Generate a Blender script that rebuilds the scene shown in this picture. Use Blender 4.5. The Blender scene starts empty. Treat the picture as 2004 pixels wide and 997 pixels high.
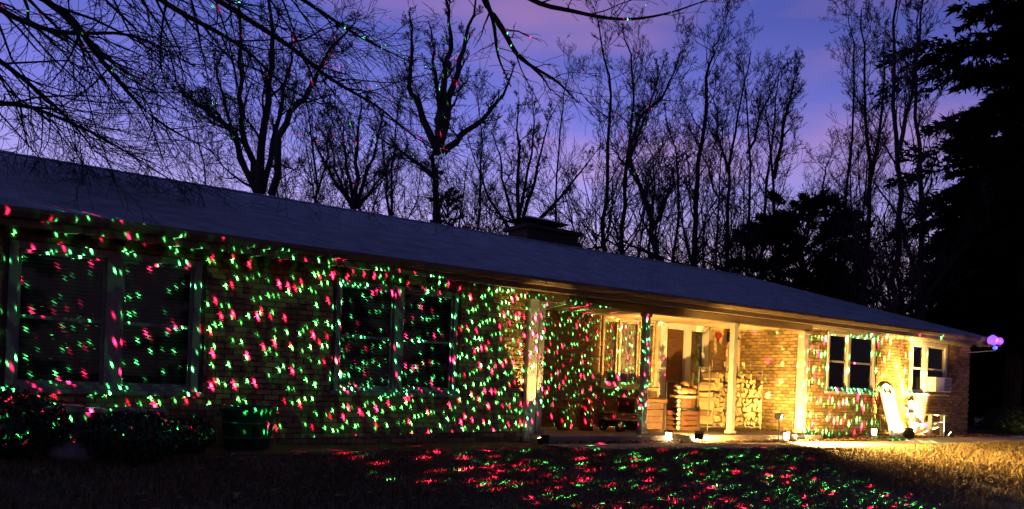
import bpy, math, random
import numpy as np
from mathutils import Vector, Matrix, noise as mnoise

random.seed(7)
rng = np.random.default_rng(11)
S = bpy.context.scene
COL = S.collection
PI = math.pi

# ------------------------------------------------------------------ camera
TH, FPX, PPY, ROLL = 0.615, 1600.0, 751.2, 0.04      # heading, focal length in photo pixels, level line, roll
CAM = Vector((-8.09, -10.75, 0.813))
FWD = Vector((math.sin(TH), math.cos(TH), 0)); RGT = Vector((math.cos(TH), -math.sin(TH), 0)); UPV = Vector((0, 0, 1))
cd = bpy.data.cameras.new('camera'); cam = bpy.data.objects.new('camera', cd); COL.objects.link(cam)
cd.sensor_width = 36; cd.lens = 36 * FPX / 2004; cd.clip_end = 3000; cd.clip_start = 0.05
cd.shift_y = (PPY - 498.5) / 2004
xr = RGT * math.cos(ROLL) + UPV * math.sin(ROLL); yu = -RGT * math.sin(ROLL) + UPV * math.cos(ROLL)
cam.matrix_world = Matrix(((xr.x, yu.x, -FWD.x, CAM.x), (xr.y, yu.y, -FWD.y, CAM.y), (xr.z, yu.z, -FWD.z, CAM.z), (0, 0, 0, 1)))
S.camera = cam

def ray(x, y):
    dx, dy = x - 1002, PPY - y
    c, s = math.cos(ROLL), math.sin(ROLL)
    return FWD + RGT * ((dx * c - dy * s) / FPX) + UPV * ((dx * s + dy * c) / FPX)
def at(x, y, D): return CAM + ray(x, y) * D              # a place in the yard, D metres deep
def atY(x, y, Y): d = ray(x, y); return CAM + d * ((Y - CAM.y) / d.y)

# ------------------------------------------------------------------ world: clear dusk sky with thin cloud
W = bpy.data.worlds.new('World'); S.world = W; W.use_nodes = True
nt = W.node_tree; nt.nodes.clear()
def N(t, kind, **kw):
    n = t.nodes.new(kind)
    for k, v in kw.items(): setattr(n, k, v)
    return n
def ramp(t, stops, fac=None):
    r = N(t, 'ShaderNodeValToRGB'); e = r.color_ramp.elements
    while len(e) < len(stops): e.new(0.5)
    for i, (p, c) in enumerate(stops):
        e[i].position = p; e[i].color = (c[0], c[1], c[2], 1) if not isinstance(c, (int, float)) else (c, c, c, 1)
    if fac is not None: t.links.new(fac, r.inputs[0])
    return r
def math_(t, op, a, b=None, clamp=False):
    m = N(t, 'ShaderNodeMath', operation=op, use_clamp=clamp)
    for i, q in enumerate((a, b)):
        if q is None: continue
        if isinstance(q, (int, float)): m.inputs[i].default_value = q
        else: t.links.new(q, m.inputs[i])
    return m.outputs[0]
def mixc(t, fac, a, b, blend='MIX'):
    m = N(t, 'ShaderNodeMix', data_type='RGBA', blend_type=blend)
    for s_, q in ((0, fac), (6, a), (7, b)):
        if isinstance(q, (int, float)): m.inputs[s_].default_value = q
        elif isinstance(q, tuple): m.inputs[s_].default_value = (q[0], q[1], q[2], 1)
        else: t.links.new(q, m.inputs[s_])
    return m.outputs[2]
tc = N(nt, 'ShaderNodeTexCoord'); sep = N(nt, 'ShaderNodeSeparateXYZ'); nt.links.new(tc.outputs['Generated'], sep.inputs[0])
base = ramp(nt, [(0.0, (.46, .30, .42)), (0.14, (.58, .43, .66)), (0.20, (.34, .29, .66)), (0.29, (.15, .155, .56)), (0.40, (.070, .088, .38)), (0.8, (.05, .075, .28))], sep.outputs[2])
# twilight glow: brightest over the place where the sun went down, darker opposite
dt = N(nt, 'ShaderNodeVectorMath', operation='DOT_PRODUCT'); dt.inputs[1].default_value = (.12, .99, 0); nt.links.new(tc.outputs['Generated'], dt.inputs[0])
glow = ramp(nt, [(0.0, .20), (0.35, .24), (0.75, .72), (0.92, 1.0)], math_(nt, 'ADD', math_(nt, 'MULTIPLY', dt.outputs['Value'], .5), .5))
mp = N(nt, 'ShaderNodeMapping'); mp.inputs['Scale'].default_value = (1.3, 1.3, 5.5); mp.inputs['Rotation'].default_value = (0.25, 0.1, 0); mp.inputs['Location'].default_value = (0.35, .2, 0.1)
nt.links.new(tc.outputs['Generated'], mp.inputs[0])
nz = N(nt, 'ShaderNodeTexNoise'); nz.inputs['Scale'].default_value = 1.5; nz.inputs['Detail'].default_value = 5; nz.inputs['Roughness'].default_value = .5
nt.links.new(mp.outputs[0], nz.inputs['Vector'])
cl = ramp(nt, [(0.49, 0.0), (0.66, 0.75)], nz.outputs['Fac'])
cloudcol = ramp(nt, [(0.0, (.50, .28, .38)), (0.22, (.50, .28, .52)), (0.42, (.26, .14, .34)), (0.9, (.03, .03, .09))], sep.outputs[2])
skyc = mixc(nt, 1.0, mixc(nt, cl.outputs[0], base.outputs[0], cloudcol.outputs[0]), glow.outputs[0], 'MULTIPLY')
sky = N(nt, 'ShaderNodeTexSky', sky_type='NISHITA'); sky.sun_disc = False
sky.sun_elevation = math.radians(-3); sky.sun_rotation = math.radians(25); sky.air_density = 1.2
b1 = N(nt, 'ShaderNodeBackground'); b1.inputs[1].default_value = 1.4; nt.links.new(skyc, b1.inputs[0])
b2 = N(nt, 'ShaderNodeBackground'); b2.inputs[1].default_value = 0.05; nt.links.new(sky.outputs[0], b2.inputs[0])
ad = N(nt, 'ShaderNodeAddShader'); out = N(nt, 'ShaderNodeOutputWorld')
nt.links.new(b1.outputs[0], ad.inputs[0]); nt.links.new(b2.outputs[0], ad.inputs[1]); nt.links.new(ad.outputs[0], out.inputs[0])

S.view_settings.view_transform = 'Standard'; S.view_settings.look = 'None'
S.view_settings.exposure = 0; S.view_settings.gamma = 1; S.view_settings.use_curve_mapping = False
S.render.engine = 'CYCLES'
S.cycles.use_denoising = True
S.cycles.max_bounces = 5; S.cycles.diffuse_bounces = 3; S.cycles.glossy_bounces = 3; S.cycles.transparent_max_bounces = 12
S.cycles.sample_clamp_indirect = 4; S.cycles.caustics_reflective = False; S.cycles.caustics_refractive = False

# ------------------------------------------------------------------ materials
def mat(name, col, rough=.8, var=.25, scale=8., bump=0., bscale=40., metal=0., island=0., emit=None, estr=0., stretch=None, spec=.3):
    m = bpy.data.materials.new(name); m.use_nodes = True; t = m.node_tree; b = t.nodes['Principled BSDF']
    b.inputs['Roughness'].default_value = rough; b.inputs['Metallic'].default_value = metal
    b.inputs['Specular IOR Level'].default_value = spec
    tcn = N(t, 'ShaderNodeTexCoord'); mpn = N(t, 'ShaderNodeMapping'); t.links.new(tcn.outputs['Object'], mpn.inputs[0])
    if stretch: mpn.inputs['Scale'].default_value = stretch
    n1 = N(t, 'ShaderNodeTexNoise'); n1.inputs['Scale'].default_value = scale; n1.inputs['Detail'].default_value = 6; t.links.new(mpn.outputs[0], n1.inputs['Vector'])
    lo = tuple(c * (1 - var) for c in col); hi = tuple(min(1, c * (1 + var)) for c in col)
    r = ramp(t, [(.3, lo), (.7, hi)], n1.outputs['Fac']); c = r.outputs[0]
    if island:
        g = N(t, 'ShaderNodeNewGeometry'); oi = N(t, 'ShaderNodeObjectInfo')
        rs = math_(t, 'FRACT', math_(t, 'ADD', g.outputs['Random Per Island'], oi.outputs['Random']))
        rr = ramp(t, [(0, 1 - island), (1, 1 + island)], rs)
        rr2 = N(t, 'ShaderNodeMapRange'); t.links.new(rs, rr2.inputs[0]); rr2.inputs[3].default_value = 1 - island; rr2.inputs[4].default_value = 1 + island
        mm = N(t, 'ShaderNodeVectorMath', operation='SCALE'); t.links.new(c, mm.inputs[0]); t.links.new(rr2.outputs[0], mm.inputs['Scale']); c = mm.outputs[0]
    t.links.new(c, b.inputs['Base Color'])
    if bump:
        n2 = N(t, 'ShaderNodeTexNoise'); n2.inputs['Scale'].default_value = bscale; n2.inputs['Detail'].default_value = 5; t.links.new(mpn.outputs[0], n2.inputs['Vector'])
        bp = N(t, 'ShaderNodeBump'); bp.inputs['Strength'].default_value = bump; bp.inputs['Distance'].default_value = .02
        t.links.new(n2.outputs['Fac'], bp.inputs['Height']); t.links.new(bp.outputs[0], b.inputs['Normal'])
    if emit:
        b.inputs['Emission Color'].default_value = (*emit, 1); b.inputs['Emission Strength'].default_value = estr
    return m
def glass_mat():
    m = bpy.data.materials.new('window_glass'); m.use_nodes = True; t = m.node_tree; t.nodes.clear()
    o = N(t, 'ShaderNodeOutputMaterial'); tr = N(t, 'ShaderNodeBsdfTransparent'); tr.inputs[0].default_value = (.8, .82, .8, 1)
    gl = N(t, 'ShaderNodeBsdfGlossy'); gl.inputs['Roughness'].default_value = .03; gl.inputs[0].default_value = (.8, .8, .8, 1)
    lw = N(t, 'ShaderNodeLayerWeight'); lw.inputs[0].default_value = .25
    mx = N(t, 'ShaderNodeMixShader'); t.links.new(lw.outputs['Fresnel'], mx.inputs[0]); t.links.new(tr.outputs[0], mx.inputs[1]); t.links.new(gl.outputs[0], mx.inputs[2]); t.links.new(mx.outputs[0], o.inputs[0])
    return m
def roof_mat():
    m = mat('asphalt_shingles', (.29, .33, .36), .78, .3, 3.0, spec=.4); t = m.node_tree; b = t.nodes['Principled BSDF']
    tcn = N(t, 'ShaderNodeTexCoord'); br = N(t, 'ShaderNodeTexBrick'); t.links.new(tcn.outputs['Object'], br.inputs['Vector'])
    br.inputs['Scale'].default_value = 3.2; br.inputs['Mortar Size'].default_value = .03; br.inputs['Color1'].default_value = (1, 1, 1, 1); br.inputs['Color2'].default_value = (.7, .7, .7, 1); br.inputs['Mortar'].default_value = (.2, .2, .2, 1)
    bp = N(t, 'ShaderNodeBump'); bp.inputs['Strength'].default_value = .35; bp.inputs['Distance'].default_value = .015; t.links.new(br.outputs[0], bp.inputs['Height']); t.links.new(bp.outputs[0], b.inputs['Normal'])
    src = b.inputs['Base Color'].links[0].from_socket
    c = mixc(t, .5, src, br.outputs[0], 'MULTIPLY'); t.links.new(c, b.inputs['Base Color'])
    return m
M = {
 'brick': mat('brick', (.33, .225, .098), .85, .3, 14, .5, 60, island=.38),
 'mortar': mat('mortar', (.13, .10, .075), .95, .2, 20, .4, 80),
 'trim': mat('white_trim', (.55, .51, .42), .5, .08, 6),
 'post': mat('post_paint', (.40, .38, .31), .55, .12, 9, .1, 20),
 'dimtrim': mat('dimmed_trim', (.26, .25, .21), .6, .15, 9),  # left window trim: darker copy, the dim light there put into its colour
 'fascia': mat('tan_fascia', (.19, .14, .085), .6, .15, 4, stretch=(.4, 3, 3)),
 'soffit': mat('soffit', (.17, .125, .08), .7, .15, 5),
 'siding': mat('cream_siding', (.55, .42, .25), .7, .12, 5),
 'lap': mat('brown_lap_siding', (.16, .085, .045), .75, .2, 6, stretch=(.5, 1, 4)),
 'roof': roof_mat(),
 'glass': glass_mat(),
 'curtain': mat('peach_curtain', (.62, .43, .33), .9, .1, 7),
 'brown_curtain': mat('brown_curtain', (.25, .13, .07), .9, .15, 7),
 'tan_curtain': mat('tan_curtain', (.62, .48, .30), .9, .1, 7),
 'blind': mat('dark_blind', (.20, .21, .18), .6, .15, 6),
 'room': mat('room_wall', (.04, .035, .03), .9, .1, 3),
 'wood': mat('brown_wood', (.11, .048, .02), .6, .3, 6, .2, 30, stretch=(1, 1, 8)),
 'darkwood': mat('dark_wood', (.06, .03, .016), .6, .3, 6, .2, 30),
 'concrete': mat('concrete', (.36, .29, .22), .9, .22, 3.0, .3, 50),
 'chimney': mat('chimney_brick', (.05, .045, .042), .9, .3, 14, .4, 40),
 'soil': mat('mulch', (.085, .05, .028), .97, .45, 18, .8, 60),
 'lawn': mat('lawn', (.085, .072, .035), .97, .5, 1.6, .7, 30),
 'grass': mat('dry_grass', (.20, .145, .065), .8, .3, 2, island=.5),
 'leaf': mat('fallen_leaf', (.20, .11, .05), .8, .3, 5, island=.5),
 'bark': mat('bark', (.040, .034, .032), .95, .35, 6, .5, 30, stretch=(1, 1, .25)),
 'twig': mat('twig', (.045, .038, .044), .95, .2, 5),
 'needle': mat('pine_needle', (.010, .016, .009), .85, .35, 2, island=.4, spec=.1),
 'pinebark': mat('pine_bark', (.075, .045, .03), .95, .35, 6, .5, 30, stretch=(1, 1, .25)),
 'shrub': mat('boxwood_leaf', (.018, .040, .016), .6, .3, 4, island=.5),
 'black': mat('black_metal', (.012, .012, .012), .45, .2, 8),
 'steel': mat('rack_steel', (.30, .28, .24), .45, .15, 8, metal=.5),
 'white': mat('white_paint', (.78, .76, .70), .5, .06, 8),
 'white2': mat('white_plastic', (.74, .74, .72), .35, .05, 5),
 'logend': mat('split_wood', (.42, .31, .14), .8, .25, 20, .3, 60, island=.38),
 'logbark': mat('log_bark', (.20, .12, .06), .95, .3, 18, .5, 50, island=.3),
 'red': mat('red_paint', (.20, .018, .014), .45, .2, 8),
 'terra': mat('terracotta', (.38, .15, .06), .75, .2, 8, .1, 40),
 'stone': mat('field_stone', (.30, .27, .23), .9, .3, 9, .5, 30, island=.25),
 'gourd': mat('gourd_skin', (.36, .20, .09), .6, .3, 5, island=.35),
 'rubber': mat('rubber', (.018, .018, .018), .8, .2, 8),
 'greenplastic': mat('green_plastic', (.025, .09, .045), .4, .2, 6),
 'bead': mat('pale_bead', (.6, .52, .38), .5, .1, 8, island=.15),
 'lamp': mat('lamp_glow', (.9, .8, .6), .5, .02, 5, emit=(1, .82, .5), estr=14),
 'violet': mat('violet_bulb', (.10, .04, .2), .4, .02, 5, emit=(.26, .08, 1), estr=1.9),
 'pink': mat('pink_bulb', (.12, .05, .15), .4, .02, 5, emit=(.45, .10, .95), estr=1.0),
 'blue': mat('blue_bulb', (.1, .15, .9), .4, .02, 5, emit=(.03, .06, 1), estr=4),
}

# ------------------------------------------------------------------ object helpers
ORG = {}
def tag(o, label=None, cat=None, group=None, kind=None):
    if label: o['label'] = label
    if cat: o['category'] = cat
    if group: o['group'] = group
    if kind: o['kind'] = kind
    return o
def empty(name, loc=(0, 0, 0), label=None, cat=None, group=None, rz=0.):
    o = bpy.data.objects.new(name, None); COL.objects.link(o); o.location = loc; o.rotation_euler = (0, 0, rz); o.empty_display_size = .1
    ORG[o.name] = Vector(loc)
    return tag(o, label, cat, group)
class MB:
    def __init__(s): s.v = []; s.f = []; s.m = []
    def add(s, vs, fs, mi=0):
        k = len(s.v); s.v += [tuple(p) for p in vs]; s.f += [tuple(i + k for i in f) for f in fs]; s.m += [mi] * len(fs); return s
    def box(s, x0, x1, y0, y1, z0, z1, mi=0):
        return s.add([(x0, y0, z0), (x1, y0, z0), (x1, y1, z0), (x0, y1, z0), (x0, y0, z1), (x1, y0, z1), (x1, y1, z1), (x0, y1, z1)],
                     [(0, 3, 2, 1), (4, 5, 6, 7), (0, 1, 5, 4), (1, 2, 6, 5), (2, 3, 7, 6), (3, 0, 4, 7)], mi)
    def bbox(s, x0, x1, y0, y1, z0, z1, b=.008, mi=0):
        # a box with chamfered edges
        vs = []; 
        import itertools
        cx, cy, cz = (x0 + x1) / 2, (y0 + y1) / 2, (z0 + z1) / 2; hx, hy, hz = (x1 - x0) / 2, (y1 - y0) / 2, (z1 - z0) / 2
        idx = {}
        for sx, sy, sz in itertools.product((-1, 1), repeat=3):
            for ax in range(3):
                d = [hx - b, hy - b, hz - b]; d[ax] += b
                idx[(sx, sy, sz, ax)] = len(vs); vs.append((cx + sx * d[0], cy + sy * d[1], cz + sz * d[2]))
        fs = []
        for ax in range(3):
            o1, o2 = (ax + 1) % 3, (ax + 2) % 3
            for s_ in (-1, 1):
                def key(a, b_): 
                    k = [0, 0, 0]; k[ax] = s_; k[o1] = a; k[o2] = b_; return (*k, ax)
                f = [idx[key(-1, -1)], idx[key(1, -1)], idx[key(1, 1)], idx[key(-1, 1)]]
                fs.append(f if s_ > 0 else f[::-1])
            for s1, s2 in ((-1, -1), (-1, 1), (1, -1), (1, 1)):
                def k2(a, which):
                    k = [0, 0, 0]; k[ax] = a; k[o1] = s1; k[o2] = s2; return (*k, which)
                f = [idx[k2(-1, o1)], idx[k2(1, o1)], idx[k2(1, o2)], idx[k2(-1, o2)]]
                fs.append(f if s1 * s2 < 0 else f[::-1])
        for sx, sy, sz in itertools.product((-1, 1), repeat=3):
            f = [idx[(sx, sy, sz, a)] for a in range(3)]
            fs.append(f if sx * sy * sz > 0 else f[::-1])
        return s.add(vs, fs, mi)
    def tube(s, pts, rads, k=6, cap=True, mi=0):
        n = len(pts); vs = []; P = [Vector(p) for p in pts]
        if isinstance(rads, (int, float)): rads = [rads] * n
        for i in range(n):
            t = (P[min(i + 1, n - 1)] - P[max(i - 1, 0)])
            if t.length < 1e-9: t = Vector((0, 0, 1))
            t.normalize(); ref = Vector((1, 0, 0)) if abs(t.x) < .8 else Vector((0, 1, 0))
            a = t.cross(ref).normalized(); b = t.cross(a)
            for j in range(k):
                an = 2 * PI * j / k; vs.append(P[i] + (a * math.cos(an) + b * math.sin(an)) * rads[i])
        fs = [(i * k + j, i * k + (j + 1) % k, (i + 1) * k + (j + 1) % k, (i + 1) * k + j) for i in range(n - 1) for j in range(k)]
        if cap: fs += [tuple(range(k))[::-1], tuple((n - 1) * k + j for j in range(k))]
        return s.add(vs, fs, mi)
    def lathe(s, c, prof, k=20, mi=0):     # prof: (radius, z) list, closed at both ends
        vs = []; n = len(prof)
        for r, z in prof:
            for j in range(k): a = 2 * PI * j / k; vs.append((c[0] + r * math.cos(a), c[1] + r * math.sin(a), c[2] + z))
        fs = [(i * k + j, i * k + (j + 1) % k, (i + 1) * k + (j + 1) % k, (i + 1) * k + j) for i in range(n - 1) for j in range(k)]
        fs += [tuple(range(k))[::-1], tuple((n - 1) * k + j for j in range(k))]
        return s.add(vs, fs, mi)
    def rock(s, c, rx, ry, rz, seed=0, k=10, rough=.18, mi=0):
        vs = [(0, 0, 1)]; R = 6
        for i in range(1, R):
            ph = PI * i / R
            for j in range(k): a = 2 * PI * j / k; vs.append((math.sin(ph) * math.cos(a), math.sin(ph) * math.sin(a), math.cos(ph)))
        vs.append((0, 0, -1)); o = []
        for p in vs:
            q = Vector(p); d = 1 + rough * mnoise.noise(q * 1.7 + Vector((seed * 7.1, 3.3 * seed, 0)))*2
            o.append((c[0] + q.x * rx * d, c[1] + q.y * ry * d, c[2] + q.z * rz * d))
        fs = [(0, 1 + j, 1 + (j + 1) % k) for j in range(k)]
        for i in range(R - 2):
            for j in range(k): fs.append((1 + i * k + j, 1 + (i + 1) * k + j, 1 + (i + 1) * k + (j + 1) % k, 1 + i * k + (j + 1) % k))
        L = len(vs) - 1; q = 1 + (R - 2) * k
        fs += [(L, q + (j + 1) % k, q + j) for j in range(k)]
        return s.add(o, fs, mi)
    def mesh(s, name, off=Vector((0, 0, 0))):
        me = bpy.data.meshes.new(name); me.from_pydata([(p[0] - off[0], p[1] - off[1], p[2] - off[2]) for p in s.v], [], s.f); me.update()
        return me
    def build(s, name, m, parent=None, smooth=False, label=None, cat=None, group=None, kind=None, at=None):
        off = ORG[parent.name] if parent is not None else Vector(at if at is not None else (0, 0, 0))
        me = s.mesh(name, off)
        ms = m if isinstance(m, (list, tuple)) else [m]
        for q in ms: me.materials.append(M[q])
        if len(ms) > 1: me.polygons.foreach_set('material_index', s.m)
        if smooth: me.polygons.foreach_set('use_smooth', [True] * len(me.polygons))
        o = bpy.data.objects.new(name, me); COL.objects.link(o)
        if parent is not None: o.parent = parent; ORG[o.name] = off
        else: o.location = off; ORG[o.name] = Vector(off)
        return tag(o, label, cat, group, kind)
def kids(o): return [c for c in bpy.data.objects if c.parent == o]
def copy_tree(o, parent=None):
    c = o.copy(); COL.objects.link(c)
    if parent is not None: c.parent = parent
    for ch in kids(o): copy_tree(ch, c)
    return c
def lamp(name, kind, loc, energy, col, target=None, size=60, blend=.5, radius=.03, parent=None):
    l = bpy.data.lights.new(name, kind); l.energy = energy; l.color = col; l.shadow_soft_size = radius
    o = bpy.data.objects.new(name, l); COL.objects.link(o)
    if kind == 'SPOT': l.spot_size = math.radians(size); l.spot_blend = blend
    o.location = loc
    if target is not None: o.rotation_euler = (Vector(target) - Vector(loc)).to_track_quat('-Z', 'Y').to_euler()
    if parent is not None: o.parent = parent; o.location = Vector(loc) - ORG[parent.name]
    return o

# ------------------------------------------------------------------ ground
def gz(x, y):
    z = -.13
    if y < -1.9: z -= min(.62, .085 * (-1.9 - y))
    if x > 7.6 and -1.0 < y < .2: z += .05 * min(1, (x - 7.6) / 1.5)
    if y < -2.0: z += .03 * mnoise.noise(Vector((x * .5, y * .5, 0))) * min(1, -2 - y)
    return z
def ground():
    xs = sorted(set([-400, -200, -100, -60, -40, -30, -24, -20, -17] + [round(-15 + .35 * i, 3) for i in range(112)] + [26, 30, 36, 45, 60, 80, 120, 200, 400]))
    ys = sorted(set([-200, -100, -60, -40, -28, -20, -16] + [round(-14 + .35 * i, 3) for i in range(46)] + [4, 8, 14, 22, 32, 45, 60, 90, 140, 250, 500]))
    vs = [(x, y, gz(x, y)) for y in ys for x in xs]; n = len(xs)
    fs = [(j * n + i, j * n + i + 1, (j + 1) * n + i + 1, (j + 1) * n + i) for j in range(len(ys) - 1) for i in range(n - 1)]
    MB().add(vs, fs).build('ground', 'lawn', smooth=True, kind='structure')
ground()
def strip(name, pts_a, pts_b, lift, m, thick=.04):
    mb = MB(); vs = []
    for (a, b) in zip(pts_a, pts_b):
        for p in (a, b):
            z = gz(p[0], p[1]) + lift; vs += [(p[0], p[1], z), (p[0], p[1], z - thick)]
    fs = []
    for i in range(len(pts_a) - 1):
        k = i * 4; fs += [(k, k + 2, k + 6, k + 4), (k, k + 4, k + 5, k + 1), (k + 2, k + 3, k + 7, k + 6)]
    fs += [(0, 1, 3, 2)]
    mb.add(vs, fs).build(name, m, kind='structure')
wx = [-.4 + .4 * i for i in range(60)]
def wy(x): return -1.35 - .22 * math.sin((x - 2) * .33) - .012 * max(0, x - 12) ** 2
strip('walkway', [(x, wy(x) + .48) for x in wx][::-1], [(x, wy(x) - .48) for x in wx][::-1], .03, 'concrete', .12)
bx = [7.45 + .4 * i for i in range(19)]
strip('mulch_bed', [(x, -.012) for x in bx][::-1], [(x, wy(x) + .52) for x in bx][::-1], .014, 'soil', .05)
bx2 = [-.2 + .4 * i for i in range(20)]
strip('planting_bed', [(x, -.49) for x in bx2][::-1], [(x, wy(x) + .52) for x in bx2][::-1], .012, 'soil', .05)
bx3 = [-10.5 + .4 * i for i in range(26)]
strip('shrub_bed', [(x, -.012) for x in bx3][::-1], [(x, -1.5 + .12 * math.sin(x * 2)) for x in bx3][::-1], .013, 'soil', .05)

def blades(name, m, n, place, hmin, hmax, w, label, flat=False):
    # thousands of small leaves or blades, joined
    V = np.zeros((n * 3, 3)); 
    for i in range(n):
        x, y = place(); z = gz(x, y) + (.03 if flat else 0.0); a = random.random() * 2 * PI; h = random.uniform(hmin, hmax)
        ca, sa = math.cos(a), math.sin(a)
        if flat:
            V[i*3] = (x - ca * h, y - sa * h, z + random.uniform(0, .015)); V[i*3+1] = (x + ca * h * .8 - sa * w, y + sa * h * .8 + ca * w, z + random.uniform(0, .04)); V[i*3+2] = (x + ca * h * .5 + sa * w, y + sa * h * .5 - ca * w, z + random.uniform(0, .03))
        else:
            lx, ly = random.gauss(0, .5) * h, random.gauss(0, .5) * h
            V[i*3] = (x - ca * w, y - sa * w, z); V[i*3+1] = (x + ca * w, y + sa * w, z); V[i*3+2] = (x + lx, y + ly, z + h)
    me = bpy.data.meshes.new(name); me.from_pydata(V.tolist(), [], [(3*i, 3*i+1, 3*i+2) for i in range(n)]); me.materials.append(M[m])
    o = bpy.data.objects.new(name, me); COL.objects.link(o)
    return tag(o, label, name.split('_')[-1], kind='stuff')
def lawn_spot():
    while True:
        x = random.uniform(-10, 18); y = -1.5 - abs(random.gauss(0, 2.2))
        if y > -9 and y < wy(x) - .5: 
            if mnoise.noise(Vector((x * .9, y * .9, 4))) > -.25 or random.random() < .3: return x, y
blades('grass', 'grass', 130000, lawn_spot, .035, .10, .006, 'dry brown winter grass of the lawn in front of the walkway')
def bed_spot():
    while True:
        x = random.uniform(-.2, 15); y = random.uniform(-.85, -.06)
        if x < 7.4 and y > -.52: continue
        return x, y
blades('fallen_leaves', 'leaf', 2600, bed_spot, .02, .05, .03, 'brown fallen leaves scattered over the mulch beds along the house', flat=True)

blades('fallen_leaves', 'leaf', 3500, lawn_spot, .025, .06, .035, 'brown fallen leaves scattered over the lawn', flat=True)

# ------------------------------------------------------------------ the house
H = empty('brick_house', (0, 0, 0), 'long low brick ranch house with grey hip roof and covered porch', 'house')
SP = 2.424; XR = 3 * SP; XE = 14.35; XL = -12.0; WT = 2.34; PD = 1.8; YB = 8.6; BT = .2
openings = {'left': [(-7.45, -5.37, .55, 2.2), (-3.55, -1.58, .62, 2.17)],
            'porch': [(2.97, 4.53, .85, 2.27), (4.60, 6.13, .03, 2.27)],
            'right': [(7.98, 9.86, .94, 2.26), (11.40, 13.15, .98, 2.26)]}
def core(mb, x0, x1, z0, z1, y0, y1, ops):
    xs = sorted({x0, x1} | {o[0] for o in ops} | {o[1] for o in ops})
    for a, b in zip(xs, xs[1:]):
        zz = [(z0, z1)]
        for o in ops:
            if o[0] <= a + 1e-6 and o[1] >= b - 1e-6: zz = [(z0, o[2]), (o[3], z1)]
        for p, q in zz: mb.box(a, b, y0, y1, p, q)
BR_L, BR_H, JT = .2, .062, .011
BRW = MB(); NPICK = [0]
_bmesh = {}
def brick_mesh(length, axis):
    k = (round(length, 3), axis)
    if k not in _bmesh:
        mb = MB()
        if axis == 'x': mb.bbox(0, length, -.02, .03, 0, BR_H, .004)
        else: mb.bbox(-.02, .03, 0, length, 0, BR_H, .004)
        me = mb.mesh('brick'); me.materials.append(M['brick']); _bmesh[k] = me
    return _bmesh[k]
def lay(wall, a0, a1, z0, z1, ops, axis, plane, pick):
    pz = BR_H + JT; pl = BR_L + JT; row = 0; z = z0 + JT
    while z + BR_H <= z1:
        cuts = [(a0, a1)]
        for o in ops:
            if o[2] - JT < z + BR_H and o[3] + JT > z:
                nc = []
                for p, q in cuts:
                    if o[0] > p: nc.append((p, min(q, o[0] - .06)))
                    if o[1] < q: nc.append((max(p, o[1] + .06), q))
                cuts = [c for c in nc if c[1] - c[0] > .03]
        for p, q in cuts:
            k = math.floor((p - a0) / pl) - 1
            while True:
                s = a0 + k * pl + (pl / 2 if row % 2 else 0); e = s + BR_L; k += 1
                if s > q: break
                s, e = max(s, p), min(e, q)
                if e - s < .03: continue
                dz = random.uniform(-.0015, .0015); pr = random.uniform(-.004, .004)
                if NPICK[0] < 300 and pick(s, z) and e - s > .15:
                    o = bpy.data.objects.new('brick', brick_mesh(e - s, axis)); COL.objects.link(o); o.parent = wall
                    o.location = (s, plane + pr, z + dz) if axis == 'x' else (plane + pr, s, z + dz); NPICK[0] += 1
                elif axis == 'x': BRW.box(s, e, plane - .02 + pr, plane + .03, z + dz, z + dz + BR_H)
                else: BRW.box(plane - .02 + pr, plane + .03, s, e, z + dz, z + dz + BR_H)
        z += pz; row += 1
# walls (mortar cores) with bricks proud of them
mb = MB(); core(mb, XR + BT, XE, -.35, WT, .014, BT, openings['right']); wr = mb.build('wall', 'mortar', H)
mb = MB(); mb.box(XR + .014, XR + BT, .014, PD, -.35, WT); wret = mb.build('wall', 'mortar', H)
mb = MB(); core(mb, XL, -.2, -.35, WT, .014, BT, openings['left']); wl = mb.build('wall', 'mortar', H)
mb = MB(); mb.box(XE - BT, XE - .014, BT, YB, -.35, WT); ws = mb.build('wall', 'mortar', H)
mb = MB(); mb.box(XL, XE - BT, YB, YB + BT, -.35, WT); mb.box(XL, XL + BT, BT, YB, -.35, WT); mb.build('wall', 'mortar', H)
mb = MB(); mb.box(-.4, -.2, BT, PD + BT, -.35, WT); mb.build('wall', 'mortar', H)
lay(wret, .0, PD, -.2, WT, [], 'y', XR, lambda s, z: .1 < z < 2.2)
lay(wl, XL + 4, -.27, -.2, WT, openings['left'], 'x', 0, lambda s, z: -5.2 < s < -3.7 and .4 < z < 2.0)
lay(wr, XR - .02, XE, -.2, WT, openings['right'], 'x', 0, lambda s, z: False)
# bricks along the right-hand end wall
BR2 = BRW
zz = -.2 + JT; rr_ = 0
while zz + BR_H < WT:
    yy = 0.035 + (0.1 if rr_ % 2 else 0)
    while yy + BR_L < YB:
        BRW.box(XE - .03, XE + random.uniform(.0, .008), yy, yy + BR_L, zz, zz + BR_H); yy += BR_L + JT
    zz += BR_H + JT; rr_ += 1
BRW.build('brickwork', 'brick', H, kind='stuff')
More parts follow.
